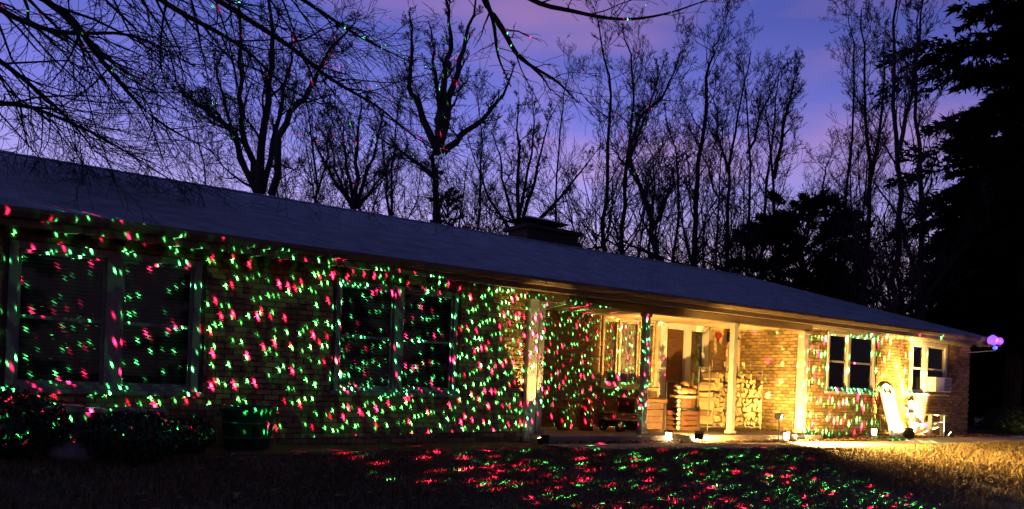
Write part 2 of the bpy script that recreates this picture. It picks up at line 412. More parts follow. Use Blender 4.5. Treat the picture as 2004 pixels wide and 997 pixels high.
# porch back wall: cream siding boards by the entry, dark brown boards on the left
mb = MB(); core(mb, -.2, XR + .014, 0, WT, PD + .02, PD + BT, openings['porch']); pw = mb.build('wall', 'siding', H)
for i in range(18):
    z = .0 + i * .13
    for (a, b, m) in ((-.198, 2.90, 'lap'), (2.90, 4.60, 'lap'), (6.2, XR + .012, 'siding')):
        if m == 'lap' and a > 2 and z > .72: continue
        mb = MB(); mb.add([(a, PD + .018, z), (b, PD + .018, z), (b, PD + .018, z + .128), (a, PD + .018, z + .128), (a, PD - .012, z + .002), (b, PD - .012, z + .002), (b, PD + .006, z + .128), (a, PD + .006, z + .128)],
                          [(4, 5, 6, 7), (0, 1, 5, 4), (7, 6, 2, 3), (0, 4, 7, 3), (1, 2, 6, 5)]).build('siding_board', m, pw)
# porch floor, ceiling
MB().bbox(-.19, XR - .03, -.48, PD + .015, -.30, 0, .012).build('porch_floor', 'concrete', H)
MB().box(-.19, XR + .01, .09, PD + .01, 2.27, 2.335).build('porch_ceiling', 'siding', H)
# dark rooms behind the glass
MB().box(XL + .3, -.5, 1.2, 1.25, 0, WT).build('room_wall', 'room', H); MB().box(2.6, XR, 3.2, 3.25, 0, WT).build('room_wall', 'room', H)
MB().box(XR + .3, XE - .3, 1.2, 1.25, 0, WT).build('room_wall', 'room', H)
# fascia, soffit, gutter, beam
EZ, OH, RY, RZ = 2.5, .45, 4.2, 4.08
MB().bbox(XL - OH, XE + OH, -OH, -OH + .03, 2.30, EZ - .02, .004).build('fascia', 'fascia', H)
MB().bbox(XE + OH - .03, XE + OH, -OH + .032, YB + .4, 2.30, EZ - .02, .004).build('fascia', 'fascia', H)
MB().box(XL, XE + .41, -.418, .0, 2.335, 2.355).build('soffit', 'soffit', H)
MB().box(XE, XE + .41, .002, YB, 2.335, 2.355).build('soffit', 'soffit', H)
mb = MB()
prof = [(-OH - .005, 2.49), (-OH - .11, 2.49), (-OH - .115, 2.44), (-OH - .08, 2.385), (-OH - .005, 2.38)]
vs = [(x, y, z) for x in (XL - OH, XE + OH) for (y, z) in prof]; n = len(prof)
mb.add(vs, [(i, i + 1, n + i + 1, n + i) for i in range(n - 1)] + [tuple(range(n))[::-1], tuple(range(n, 2 * n))]).build('gutter', 'soffit', H)
MB().bbox(-.19, XR + .05, -.07, .085, 2.19, 2.333, .006).build('porch_beam', 'fascia', H)
MB().bbox(XR + .06, XE + .02, -.05, -.024, 2.27, 2.333, .004).build('frieze_board', 'trim', H)
MB().bbox(XL, -.2, -.05, -.024, 2.27, 2.333, .004).build('frieze_board', 'soffit', H)
# posts
for i, (px, w) in enumerate(((.03, .055), (SP + .0, .06), (2 * SP, .06), (XR - .13, .085))):
    p = MB().bbox(px - w, px + w, -.065, -.065 + 2 * w, .0, 2.188, .01).build('porch_post', 'post', H)
    MB().bbox(px - w - .025, px + w + .025, -.09, -.04 + 2 * w, .001, .06, .008).build('post_base', 'post', p)
    MB().bbox(px - w - .02, px + w + .02, -.085, -.045 + 2 * w, 2.12, 2.186, .008).build('post_cap', 'post', p)
pil = MB().bbox(-.265, -.075, -.10, .0, -.12, 2.2, .01).build('pilaster', 'trim', H); pil['label'] = 'pale brightly lit board at the end of the front wall'
# roof: hip at the right-hand end
zr = RZ; x1 = XE + OH; yb = 2 * RY + OH; hipx = x1 - (RY + OH) * .98
th = .05
V = [(XL - OH, -OH - .06, EZ - .02), (x1 + .04, -OH - .06, EZ - .02), (x1 + .04, yb + .06, EZ - .02), (XL - OH, yb + .06, EZ - .02), (XL - OH, RY, zr), (hipx, RY, zr)]
V += [(a, b, c - th) for a, b, c in V]
roof = MB().add(V, [(0, 1, 5, 4), (1, 2, 5), (2, 3, 4, 5), (6, 10, 11, 7), (7, 11, 8), (8, 11, 10, 9), (0, 6, 7, 1), (1, 7, 8, 2), (2, 8, 9, 3), (0, 4, 10, 6), (4, 3, 9, 10)]).build('roof', 'roof', H)
# ridge caps
sl = math.atan2(zr - EZ + .02, RY + OH + .06)
cap = MB().add([(0, -.14, -.14 * math.tan(sl) + .012), (.32, -.14, -.14 * math.tan(sl) + .012), (.32, 0, .022), (0, 0, .012), (.32, .14, -.14 * math.tan(sl) + .012), (0, .14, -.14 * math.tan(sl) + .012)], [(0, 1, 2, 3), (3, 2, 4, 5)]).mesh('ridge_cap'); cap.materials.append(M['roof'])
x = XL
while x < hipx - .3:
    o = bpy.data.objects.new('ridge_cap', cap); COL.objects.link(o); o.parent = roof; o.location = (x, RY, zr); x += .3
# chimney
c0 = atY(1022, 470, RY + .5); c1 = atY(1120, 485, RY + .5)
ch = MB().bbox(c0.x, c1.x, RY + .3, RY + 1.1, zr - .5, zr + .34, .01).build('chimney', 'chimney', roof)
MB().bbox(c0.x - .1, c1.x + .1, RY + .2, RY + 1.2, zr + .341, zr + .43, .015).build('chimney_cap', 'chimney', H)
for fx in (.25, .75):
    xx = c0.x + (c1.x - c0.x) * fx; MB().lathe((xx - .12, RY + .7, zr + .431), [(.13, 0), (.13, .12), (.12, .13)], 12).build('flue', 'black', H)
MB().add([(c0.x - .15, RY + .25, zr + .57), (c1.x - .25, RY + .25, zr + .57), (c1.x - .25, RY + 1.15, zr + .57), (c0.x - .15, RY + 1.15, zr + .57), ((c0.x + c1.x) / 2 - .45, RY + .7, zr + .72), ((c0.x + c1.x) / 2 + .1, RY + .7, zr + .72)],
         [(0, 3, 2, 1), (0, 1, 5, 4), (1, 2, 5), (2, 3, 4, 5), (3, 0, 4)]).build('chimney_hood', 'black', H)

def window(x0, x1, z0, z1, y, mull, trim='trim', rail=True, fills=(), tw=.07, label=None):
    o_ = .03
    fr = MB(); fr.bbox(x0, x0 + tw, y - o_, y + .08, z0, z1, .005); fr.bbox(x1 - tw, x1, y - o_, y + .08, z0, z1, .005)
    fr.bbox(x0 + tw, x1 - tw, y - o_, y + .08, z1 - tw, z1, .005); fr.bbox(x0 + tw, x1 - tw, y - o_, y + .08, z0, z0 + .05, .005)
    w = fr.build('window', trim, H)
    if label: w['label'] = label
    MB().bbox(x0 - .06, x1 + .06, y - .08, y + .02, z0 - .06, z0 - .001, .008).build('window_sill', trim, w)
    edges = [x0 + tw]
    for m, mw in mull:
        MB().bbox(m - mw / 2, m + mw / 2, y - o_ + .004, y + .078, z0 + .05, z1 - tw, .005).build('mullion', trim, w); edges += [m - mw / 2, m + mw / 2]
    edges.append(x1 - tw)
    for i in range(0, len(edges), 2):
        a, b = edges[i], edges[i + 1]; zb, zt = z0 + .05, z1 - tw; s = .035
        sash = MB(); sash.box(a, a + s, y + .02, y + .06, zb, zt); sash.box(b - s, b, y + .02, y + .06, zb, zt); sash.box(a + s, b - s, y + .02, y + .06, zt - s, zt); sash.box(a + s, b - s, y + .02, y + .06, zb, zb + s)
        sash.build('sash', trim, w)
        if rail:
            zm = (zb + zt) / 2; MB().box(a + s, b - s, y + .018, y + .058, zm - .02, zm + .02).build('meeting_rail', trim, w)
            spans = [(zb + s, zm - .02), (zm + .02, zt - s)]
        else: spans = [(zb + s, zt - s)]
        for p, q in spans: MB().box(a + s, b - s, y + .036, y + .042, p, q).build('pane', 'glass', w)
        f = fills[i // 2] if i // 2 < len(fills) else None
        if f == 'blind':
            mb = MB(); z = zb + .03
            while z < zt - .02:
                mb.add([(a + .01, y + .10, z), (b - .01, y + .10, z), (b - .01, y + .135, z + .035), (a + .01, y + .135, z + .035)], [(0, 1, 2, 3)]); z += .045
            mb.build('blind', 'blind', w)
        elif f:
            mb = MB(); k = max(6, int((b - a) / .03)); vs = []
            for j in range(k + 1):
                xx = a + .005 + (b - a - .01) * j / k; yy = y + .088 + .014 * math.sin(j * 1.25) + .006 * math.sin(j * .37)
                vs += [(xx, yy, zb), (xx, yy, zt)]
            mb.add(vs, [(2 * j, 2 * j + 2, 2 * j + 3, 2 * j + 1) for j in range(k)]).build('curtain', f, w, smooth=True)
    return w
window(-7.45, -5.37, .55, 2.2, .0, [(-6.37, .17)], 'dimtrim', True, ('blind', 'blind'), .09)
window(-3.55, -1.58, .62, 2.17, .0, [(-2.58, .15)], 'dimtrim', True, ('blind', 'blind'), .06)
window(2.97, 4.53, .85, 2.27, PD, [(3.46, .07), (4.05, .07)], 'siding', False, ('brown_curtain', 'curtain', 'curtain'), .06)
window(7.98, 9.86, .94, 2.26, .0, [(8.8, .10)], 'trim', True, ('blind', 'tan_curtain'), .06)
window(11.40, 13.15, .98, 2.26, .0, [(12.12, .16)], 'trim', True, ('tan_curtain', 'blind'), .1)
# entry door unit: white frame, brown door leaf, glazed side panel
fr = MB(); y = PD
fr.bbox(4.60, 4.80, y - .05, y + .1, .03, 2.27, .006); fr.bbox(6.0, 6.13, y - .05, y + .1, .03, 2.27, .006); fr.bbox(4.80, 6.0, y - .05, y + .1, 2.14, 2.27, .006)
door = fr.build('entry_door', 'white', H)
MB().bbox(5.38, 5.56, y - .045, y + .09, .03, 2.138, .006).build('door_post', 'white', door)
MB().bbox(4.80, 6.0, y - .10, y + .1, .002, .028, .005).build('threshold', 'steel', door)
leaf = MB().bbox(4.81, 5.375, y + .02, y + .06, .03, 2.135, .004)
for z0, z1 in ((.2, .8), (.95, 1.95)): leaf.bbox(4.90, 5.28, y + .008, y + .021, z0, z1, .006)
leaf.build('door_leaf', 'wood', door)
MB().lathe((5.31, y - .02, 1.0), [(.012, -.03), (.03, -.02), (.032, .02), (.012, .03)], 10).build('door_knob', 'steel', door)
MB().box(5.565, 5.995, y + .036, y + .042, .03, 2.135).build('pane', 'glass', door)
mb = MB(); vs = []
for j in range(10): vs += [(5.70 + .02 * j, y + .13 + .018 * math.sin(j * 1.4), .1), (5.70 + .02 * j, y + .13 + .018 * math.sin(j * 1.4), 2.12)]
mb.add(vs, [(2 * j, 2 * j + 2, 2 * j + 3, 2 * j + 1) for j in range(9)]).build('curtain', 'curtain', door, smooth=True)

# ------------------------------------------------------------------ things on the house
# wall lantern
p = Vector((6.82, PD - .02, 2.0))
t = empty('wall_lantern', p, 'black shaded wall lantern beside the entry door', 'lantern')
MB().bbox(p.x - .05, p.x + .05, p.y - .012, p.y + .012, p.z - .02, p.z + .2, .004).build('back_plate', 'black', t)
MB().tube([(p.x, p.y - .01, p.z + .16), (p.x, p.y - .09, p.z + .22), (p.x, p.y - .16, p.z + .19)], .012, 6).build('arm', 'black', t)
MB().lathe((p.x, p.y - .16, p.z + .03), [(.13, 0), (.12, .03), (.05, .11), (.02, .15), (.0, .16)], 14).build('lamp_shade', 'black', t)
MB().lathe((p.x, p.y - .16, p.z - .05), [(.02, 0), (.045, .02), (.045, .06), (.02, .08)], 10).build('bulb', 'white', t)
# red heart
p = Vector((6.45, PD - .03, 2.08)); pts = []
for i in range(28):
    a = 2 * PI * i / 28; pts.append((.008 * 16 * math.sin(a) ** 3 * .75, .007 * (13 * math.cos(a) - 5 * math.cos(2 * a) - 2 * math.cos(3 * a) - math.cos(4 * a))))
n = len(pts)
MB().add([(p.x + a, p.y - .018, p.z + b) for a, b in pts] + [(p.x + a, p.y + .012, p.z + b) for a, b in pts],
         [tuple(range(n)), tuple(range(n, 2 * n))[::-1]] + [(i, n + i, n + (i + 1) % n, (i + 1) % n) for i in range(n)]).build('heart_ornament', 'red', at=p, label='red wooden heart hung on the cream wall by the lantern', cat='ornament')
# air conditioner in the right-hand window
p = Vector((12.62, -.2, 1.03)); t = empty('air_conditioner', p, 'white window air conditioner in the lower sash of the end window', 'air conditioner')
MB().bbox(12.24, 13.02, -.22, .015, 1.035, 1.40, .012).build('casing', 'white2', t)
for i in range(9): MB().box(12.66, 12.98, -.228, -.2201, 1.07 + i * .035, 1.085 + i * .035).build('grille_slat', 'black', t)
# coloured party lamp at the corner
p = atY(1943, 668, -.95); 
t = empty('party_lamp', p, 'purple and blue party lamp on an arm at the roof corner', 'lamp')
MB().tube([(XE - .2, -.02, p.z - .25), (XE + .1, -.6, p.z - .18), (p.x - .05, p.y, p.z - .1)], .014, 6).build('arm', 'steel', t)
MB().bbox(p.x - .16, p.x + .42, p.y - .03, p.y + .05, p.z - .13, p.z - .085, .006).build('bracket', 'black', t)
MB().rock((p.x, p.y, p.z + .02), .15, .12, .13, 1, 12, .08).build('bulb', 'violet', t, True)
MB().rock((p.x + .36, p.y, p.z + .02), .10, .09, .10, 2, 12, .08).build('bulb', 'pink', t, True)
MB().rock((p.x + .05, p.y - .04, p.z - .17), .08, .05, .045, 3, 12, .05).build('bulb', 'blue', t, True)
lamp('violet_light', 'POINT', (p.x + .1, p.y - .25, p.z), 14, (.7, .3, 1), parent=t)

# ------------------------------------------------------------------ firewood rack and logs
X0, X1, Y0, Y1, ZB = 4.93, 6.55, .58, .95, .11
t = empty('firewood_rack', (5.7, .76, 0), 'long metal firewood rack with upright ends on the porch floor', 'rack')
for x in (X0 - .03, X1 + .03):
    for y in (Y0 + .04, Y1 - .04): MB().tube([(x, y, 0.001), (x, y, 1.33)], .014, 8).build('upright', 'steel', t)
    MB().tube([(x, Y0 + .04, 1.3), (x, Y1 - .04, 1.3)], .012, 8).build('cross_bar', 'steel', t)
for y in (Y0 + .04, Y1 - .04): MB().bbox(X0 - .03, X1 + .03, y - .016, y + .016, ZB - .035, ZB, .004).build('rail', 'steel', t)
logm = []
for q in range(12):
    k = random.choice((3, 4, 4, 5)); L = .20; a0 = random.random() * 6; mb = MB()
    R = [random.uniform(.75, 1.0) for _ in range(k)]
    A = sorted(a0 + 2 * PI * (j + random.uniform(-.22, .22)) / k for j in range(k))
    ring = [(R[j] * math.cos(A[j]), R[j] * math.sin(A[j])) for j in range(k)]
    tilt = random.uniform(-.03, .03)
    for y, sc in ((-L, .94), (-L + .02, 1), (L - .02, 1), (L, .94)):
        mb.v += [(x * sc, y + tilt * x, z * sc) for x, z in ring]
    for i in range(3):
        for j in range(k): mb.f.append((i * k + j, (i * k + (j + 1) % k), (i + 1) * k + (j + 1) % k, (i + 1) * k + j)); mb.m.append(1 if (i == 1 and j == 0) else 0)
    mb.f += [tuple(range(k)), tuple(3 * k + j for j in range(k))[::-1]]; mb.m += [0, 0]
    me = mb.mesh('firewood_log'); me.materials.append(M['logend']); me.materials.append(M['logbark']); me.polygons.foreach_set('material_index', mb.m); logm.append(me)
nx, sx = 14, (X1 - X0) / 14; z = ZB; row = 0
tops = {}
for row in range(11):
    for i in range(nx):
        xx = X0 + sx * (i + .5 + (.25 if row % 2 else -.25) * (0 < i < nx - 1)); h = ZB + .052 + row * .1
        if h > 1.04 + .16 * math.sin(i * 1.1 + 1) * math.sin(i * .4) + .08 * ((i * 7) % 3): continue
        o = bpy.data.objects.new('firewood_log', random.choice(logm)); COL.objects.link(o)
        s = random.uniform(.064, .078)
        o.scale = (s * random.uniform(.95, 1.15), random.uniform(.85, 1.0), s); o.location = (xx + random.uniform(-.02, .02), (Y0 + Y1) / 2 + random.uniform(-.02, .02), h + random.uniform(-.018, .018))
        o.rotation_euler = (random.uniform(-.05, .05), random.uniform(0, 6.28), random.uniform(-.06, .06))
        tag(o, 'pale split firewood log stacked with its end outward in the rack', 'log', 'split logs in the firewood rack'); tops[i] = (o.location.x, o.location.z)
for i in (1, 3, 5, 8, 10, 12):         # spiky pieces standing on the top of the stack
    x, z = tops[i]; o = bpy.data.objects.new('firewood_log', logm[i % 12]); COL.objects.link(o)
    o.scale = (.045, .62, .04); o.location = (x, (Y0 + Y1) / 2, z + .17); o.rotation_euler = (PI / 2 + random.uniform(-.25, .1), random.uniform(-.3, .3), 0)
    tag(o, 'pale split firewood log propped upright on top of the stack', 'log', 'logs propped on the stack')

# ------------------------------------------------------------------ planter group left of the firewood
def plank_crate(cx, y0, w, d, h, name, label):
    t = empty(name, (cx, y0 + d / 2, 0), label, 'crate')
    n = 4; g = .008
    for i in range(n):
        z0, z1 = .005 + h * i / n + g, h * (i + 1) / n
        MB().bbox(cx - w / 2, cx + w / 2, y0, y0 + .018, z0, z1, .003).build('plank', 'wood', t); MB().bbox(cx - w / 2, cx + w / 2, y0 + d - .018, y0 + d, z0, z1, .003).build('plank', 'wood', t)
        MB().bbox(cx - w / 2, cx - w / 2 + .018, y0 + .02, y0 + d - .02, z0, z1, .003).build('plank', 'wood', t); MB().bbox(cx + w / 2 - .018, cx + w / 2, y0 + .02, y0 + d - .02, z0, z1, .003).build('plank', 'wood', t)
    for s in (-1, 1): MB().bbox(cx + s * (w / 2 - .05) - .025, cx + s * (w / 2 - .05) + .025, y0 - .012, y0 - .0005, .005, h, .003).build('corner_batten', 'darkwood', t)
    MB().box(cx - w / 2 + .02, cx + w / 2 - .02, y0 + .02, y0 + d - .02, h - .05, h - .03).build('lid', 'darkwood', t)
    return t
plank_crate(4.35, .62, .62, .45, .40, 'wooden_crate', 'brown plank crate under the wooden tub on the porch')
t = empty('wooden_tub', (4.38, .84, .375), 'brown half barrel tub with a pale rim standing on the crate', 'tub')
for i in range(18):
    a = 2 * PI * i / 18; b = 2 * PI * (i + .94) / 18; mb = MB(); vs = []
    for r0, r1, z in ((.20, .18, .376), (.245, .225, .56), (.255, .235, .72)):
        vs += [(4.38 + r0 * math.cos(a), .84 + r0 * math.sin(a), z), (4.38 + r0 * math.cos(b), .84 + r0 * math.sin(b), z), (4.38 + r1 * math.cos(b), .84 + r1 * math.sin(b), z), (4.38 + r1 * math.cos(a), .84 + r1 * math.sin(a), z)]
    fs = [(0, 3, 2, 1), (8, 9, 10, 11)]
    for k in (0, 4): fs += [(k + j, k + (j + 1) % 4, k + 4 + (j + 1) % 4, k + 4 + j) for j in range(4)]
    mb.add(vs, fs).build('stave', 'wood', t)
MB().lathe((4.38, .84, .66), [(.257, 0), (.272, .005), (.272, .05), (.257, .055)], 24).build('rim_hoop', 'siding', t)
MB().lathe((4.38, .84, .42), [(.222, 0), (.236, .005), (.243, .04), (.228, .045)], 24).build('hoop', 'black', t)
MB().lathe((4.38, .84, .69), [(.22, 0), (.22, .02)], 18).build('earth', 'soil', t)
for i, (dx, dy, dz, s) in enumerate([(-.12, -.12, .09, .10), (.08, -.14, .085, .095), (.14, .05, .09, .1), (-.05, .1, .09, .1), (.01, -.02, .22, .09), (-.2, .0, .17, .07), (.2, -.08, .17, .07)]):
    mb = MB(); c = (4.38 + dx, .84 + dy, .71 + dz); prof = []
    k = 18; vs = []
    for a in range(9):
        ph = PI * a / 8
        for j in range(k): an = 2 * PI * j / k; r = s * (math.sin(ph)) * (1 + .07 * math.cos(an * 6)); vs.append((c[0] + r * math.cos(an), c[1] + r * math.sin(an), c[2] + s * .82 * math.cos(ph)))
    fs = [(a * k + j, (a + 1) * k + j, (a + 1) * k + (j + 1) % k, a * k + (j + 1) % k) for a in range(8) for j in range(k)]
    g = mb.add(vs, fs).build('gourd', 'gourd', at=c, smooth=True, label='pale orange ribbed gourd heaped in the wooden tub', cat='gourd', group='gourds in the wooden tub')
    MB().tube([(c[0], c[1], c[2] + s * .8), (c[0] + .01, c[1], c[2] + s * 1.15)], [.012, .008], 6).build('stem', 'wood', g)
t = empty('storage_trunk', (3.35, .95, 0), 'dark brown wooden trunk standing left of the tub', 'trunk')
for i in range(4): MB().bbox(2.92, 3.78, .72, 1.2, .03 + i * .13, .155 + i * .13, .006).build('plank', 'darkwood', t)
MB().bbox(2.9, 3.8, .70, 1.22, .552, .63, .015).build('lid', 'wood', t)
for x in (2.96, 3.70): MB().box(x, x + .05, .712, .7195, .03, .55).build('strap', 'black', t)
for x in (2.96, 3.66): MB().box(x, x + .08, .76, 1.16, 0.001, .0295).build('foot', 'darkwood', t)
t = empty('bead_garland', (3.95, .55, 0), 'vertical garland of pale oval beads hanging between trunk and tub', 'garland')
MB().tube([(3.95, .55, .01), (3.95, .55, .98)], .004, 5).build('cord', 'black', t)
MB().tube([(3.95, .55, .97), (3.95, .75, 1.0), (3.95, .9, .98)], .006, 5).build('hook', 'black', t)
MB().tube([(3.95, .9, .0), (3.95, .9, .99)], .012, 6).build('stake', 'black', t)
for i in range(10): MB().rock((3.95 + .012 * math.sin(i * 2), .55, .08 + i * .088), .04, .04, .036, i, 8, .1).build('bead', 'bead', t, True)
# things at the left of the porch
p = (1.35, .9)
t = empty('terracotta_urn', (p[0], p[1], 0), 'squat orange terracotta urn on the dim end of the porch', 'urn')
MB().lathe((*p, .001), [(.12, 0), (.13, .02), (.2, .15), (.21, .25), (.16, .34), (.13, .37)], 20).build('body', 'terra', t, True); MB().lathe((*p, .37), [(.16, 0), (.17, .01), (.17, .04), (.13, .045)], 20).build('rim', 'terra', t, True)
p = (1.78, .8)
t = empty('milk_can', (p[0], p[1], 0), 'tall red painted milk can between the urn and the wagon', 'can')
MB().lathe((*p, .001), [(.13, 0), (.14, .01), (.14, .34), (.09, .44), (.085, .5), (.11, .53), (.11, .55)], 18).build('body', 'red', t, True); MB().lathe((*p, .55), [(.1, 0), (.1, .02), (.03, .04), (.03, .06)], 14).build('lid', 'red', t, True)
for s in (-1, 1): MB().tube([(p[0] + s * .13, p[1], .33), (p[0] + s * .19, p[1], .37), (p[0] + s * .15, p[1], .44), (p[0] + s * .09, p[1], .44)], .01, 6).build('handle', 'red', t)
t = empty('garden_wagon', (2.45, .55, 0), 'small red garden wagon with black wheels parked on the porch', 'wagon')
MB().bbox(2.05, 2.85, .36, .76, .21, .225, .003).build('bed', 'red', t)
for z in (.25, .31): 
    for y in (.365, .745): MB().bbox(2.05, 2.85, y, y + .015, z, z + .035, .003).build('side_rail', 'red', t)
    for x in (2.055, 2.83): MB().bbox(x, x + .015, .381, .744, z, z + .035, .003).build('end_rail', 'red', t)
for x in (2.06, 2.44, 2.82):
    for y in (.383, .727): MB().box(x, x + .02, y, y + .017, .226, .35).build('stake', 'darkwood', t)
for x in (2.2, 2.7):
    MB().tube([(x, .36, .11), (x, .76, .11)], .012, 6).build('axle', 'black', t)
    MB().box(x - .03, x + .03, .45, .67, .122, .209).build('axle_block', 'black', t)
    for y in (.33, .79):
        w = MB(); k = 18; vs = []
        for r, dy in ((.07, -.025), (.10, -.03), (.11, -.015), (.11, .015), (.10, .03), (.07, .025)):
            for j in range(k): a = 2 * PI * j / k; vs.append((x + r * math.cos(a), y + dy, .111 + r * math.sin(a)))
        w.add(vs, [(i * k + j, i * k + (j + 1) % k, ((i + 1) % 6) * k + (j + 1) % k, ((i + 1) % 6) * k + j) for i in range(6) for j in range(k)])
        wo = w.build('wheel', 'rubber', t, True)
        h = MB(); vs = []
        for dy in (-.02, .02):
            for j in range(k): a = 2 * PI * j / k; vs.append((x + .0695 * math.cos(a), y + dy, .111 + .0695 * math.sin(a)))
        h.add(vs, [tuple(range(k)), tuple(range(k, 2 * k))[::-1]] + [(j, j + k, (j + 1) % k + k, (j + 1) % k) for j in range(k)]).build('hub', 'red', wo)
MB().tube([(2.05, .56, .18), (1.97, .56, .25), (1.93, .56, .6)], .011, 6).build('handle', 'black', t)
MB().tube([(1.93, .48, .6), (1.93, .64, .6)], .012, 6).build('grip', 'black', t)

# ------------------------------------------------------------------ sled, trellis and chair by the end wall
def board(mb, x0, w, h, y0, lean, z0, n=14, t=.03):
    ring = []
    for i in range(n + 1):
        a = PI * i / n; ring.append((x0 + w / 2 - w / 2 * math.cos(a), h - w / 2 * .9 + w / 2 * .9 * math.sin(a)))
    ring = [(x0 + .02, 0)] + ring + [(x0 + w - .02, 0)]
    k = len(ring); tf = lambda x, z, d: (x, y0 + lean * z + d, z0 + z)
    mb.add([tf(x, z, 0) for x, z in ring] + [tf(x, z, t) for x, z in ring], [tuple(range(k))[::-1], tuple(range(k, 2 * k))] + [(i, (i + 1) % k, k + (i + 1) % k, k + i) for i in range(k)])
    return ring, tf
sx0, sz0 = 10.0, gz(10.2, -.4) + .016
t = empty('toboggan', (10.25, -.42, sz0), 'tall white toboggan with rounded top leaning on the brick wall', 'sled')
mb = MB(); ring, tf = board(mb, sx0, .56, 1.22, -.40, .29, sz0); mb.build('deck', 'white2', t)
MB().tube([tf(x, z, -.008) for x, z in ring[1:-1]], .014, 6).build('rim', 'white2', t)
for dx in (.17, .39): MB().bbox(sx0 + dx - .03, sx0 + dx + .03, -.40 + .29 * 1.03 - .03, -.40 + .29 * 1.03 - .0, sz0 + 1.0, sz0 + 1.05, .01).build('hand_hole', 'black', t)
MB().tube([tf(sx0 + .17, 1.02, -.03), tf(sx0 + .22, .93, -.05), tf(sx0 + .34, .93, -.05), tf(sx0 + .39, 1.02, -.03)], .008, 6).build('rope', 'darkwood', t)
for dx in (.14, .42): MB().tube([tf(sx0 + dx, .05, -.006), tf(sx0 + dx, .95, -.006)], .012, 6).build('runner_ridge', 'white2', t)
t = empty('garden_trellis', (9.72, -.2, gz(9.7, -.2)), 'narrow wooden ladder trellis leaning beside the toboggan', 'trellis')
g0 = gz(9.7, -.25) + .016
for dx, top in ((0, .98), (.26, .98)): MB().tube([(9.58 + dx, -.32, g0), (9.60 + dx * .85, -.045, g0 + top)], .014, 6).build('stile', 'wood', t)
for i in range(7): z = .12 + i * .13; MB().tube([(9.57 + .02 * z, -.32 + .28 * z - .012, g0 + z), (9.85 - .02 * z, -.32 + .28 * z - .012, g0 + z)], .01, 6).build('rung', 'wood', t)
# adirondack chair
cx, cy, g0 = 11.35, -.45, gz(11.3, -.4) + .016
t = empty('garden_chair', (cx, cy, g0), 'white slatted garden chair with tall back under the end window', 'chair')
def slat(name, pts, w, th_, m='white'):
    # board of width w between two points, facing front
    (x0, y0, z0), (x1, y1, z1) = pts; d = Vector((x1 - x0, y1 - y0, z1 - z0)); nrm = Vector((1, 0, 0)).cross(d).normalized() * th_ / 2
    vs = []
    for (px, py, pz) in pts:
        for s1, s2 in ((-1, -1), (1, -1), (1, 1), (-1, 1)): vs.append((px + s1 * w / 2, py + s2 * nrm.y, pz + s2 * nrm.z))
    MB().add(vs, [(0, 1, 2, 3), (7, 6, 5, 4), (0, 4, 5, 1), (1, 5, 6, 2), (2, 6, 7, 3), (3, 7, 4, 0)]).build(name, m, t)
for i in range(5):
    dx = (i - 2) * .105; slat('back_slat', [(cx + dx * .85, cy + .12, g0 + .26), (cx + dx, cy + .36, g0 + .86 - .045 * (i - 2) ** 2)], .095, .02)
for i in range(5): f = i / 4; MB().bbox(cx - .27, cx + .27, cy - .32 + f * .40, cy - .24 + f * .40, g0 + .36 - .09 * f, g0 + .38 - .09 * f, .004).build('seat_slat', 'white', t)
for s in (-1, 1):
    slat('leg', [(cx + s * .27, cy - .28, g0), (cx + s * .27, cy - .28, g0 + .52)], .05, .09)
    slat('leg', [(cx + s * .245, cy - .30, g0 + .33), (cx + s * .245, cy + .40, g0 + .03)], .035, .09)
    MB().bbox(cx + s * .30 - .06, cx + s * .30 + .06, cy - .36, cy + .28, g0 + .52, g0 + .545, .005).build('armrest', 'white', t)
MB().bbox(cx - .31, cx + .31, cy + .27, cy + .295, g0 + .46, g0 + .52, .004).build('back_rail', 'white', t)

# ------------------------------------------------------------------ lamps in the beds
def path_light(x, y, h, label, energy, tilt=0.):
    g = gz(x, y); t = empty('path_light', (x, y, g), label, 'path light', 'small solar path lights')
    MB().lathe((x, y, g - .05), [(.006, 0), (.009, .05), (.009, h + .04)], 8).build('stake', 'black', t)
    MB().lathe((x, y, g + h - .01), [(.03, 0), (.05, .02), (.055, .12), (.05, .14)], 14).build('lens', 'lamp', t, True)
    MB().lathe((x, y, g + h + .131), [(.03, 0), (.085, .005), (.08, .02), (.02, .045)], 14).build('cap', 'black', t, True)
    lamp('path_glow', 'POINT', (x, y, g + h + .06), energy, (1, .60, .18), radius=.06, parent=t)
    if tilt: t.rotation_euler = (0, tilt, 0)
    return t
def flood(name, x, y, h, target, energy, size, label, col=(1, .585, .155), scale=1., blend=.6):
    g = gz(x, y); t = empty(name, (x, y, g), label, 'floodlight', 'garden floodlights')
    MB().lathe((x, y, g - .05), [(.008, 0), (.012, .05), (.012, h + .02)], 8).build('stake', 'black', t)
    d = (Vector(target) - Vector((x, y, g + h))); q = d.to_track_quat('X', 'Z').to_matrix(); scale *= .8; c = Vector((x, y, g + h + .05 * scale))
    def rot(mb):
        mb.v = [tuple(c + q @ (Vector(p) * scale)) for p in mb.v]; return mb
    rot(MB().bbox(-.06, .05, -.10, .10, -.07, .08, .012)).build('housing', 'black', t)
    rot(MB().bbox(.02, .10, -.105, .105, .082, .094, .003)).build('visor', 'black', t)
    fins = MB()
    for i in range(6): fins.box(-.085, -.0605, -.085 + i * .034 - .004, -.085 + i * .034 + .004, -.05, .06)
    rot(fins).build('heat_sink', 'black', t)
    rot(MB().bbox(.0505, .056, -.085, .085, -.055, .065, .002)).build('lens', 'lamp', t)
    lamp(name + '_beam', 'SPOT', c + d.normalized() * .09 * scale, energy, col, target, size, blend, .04, parent=t)
    return t

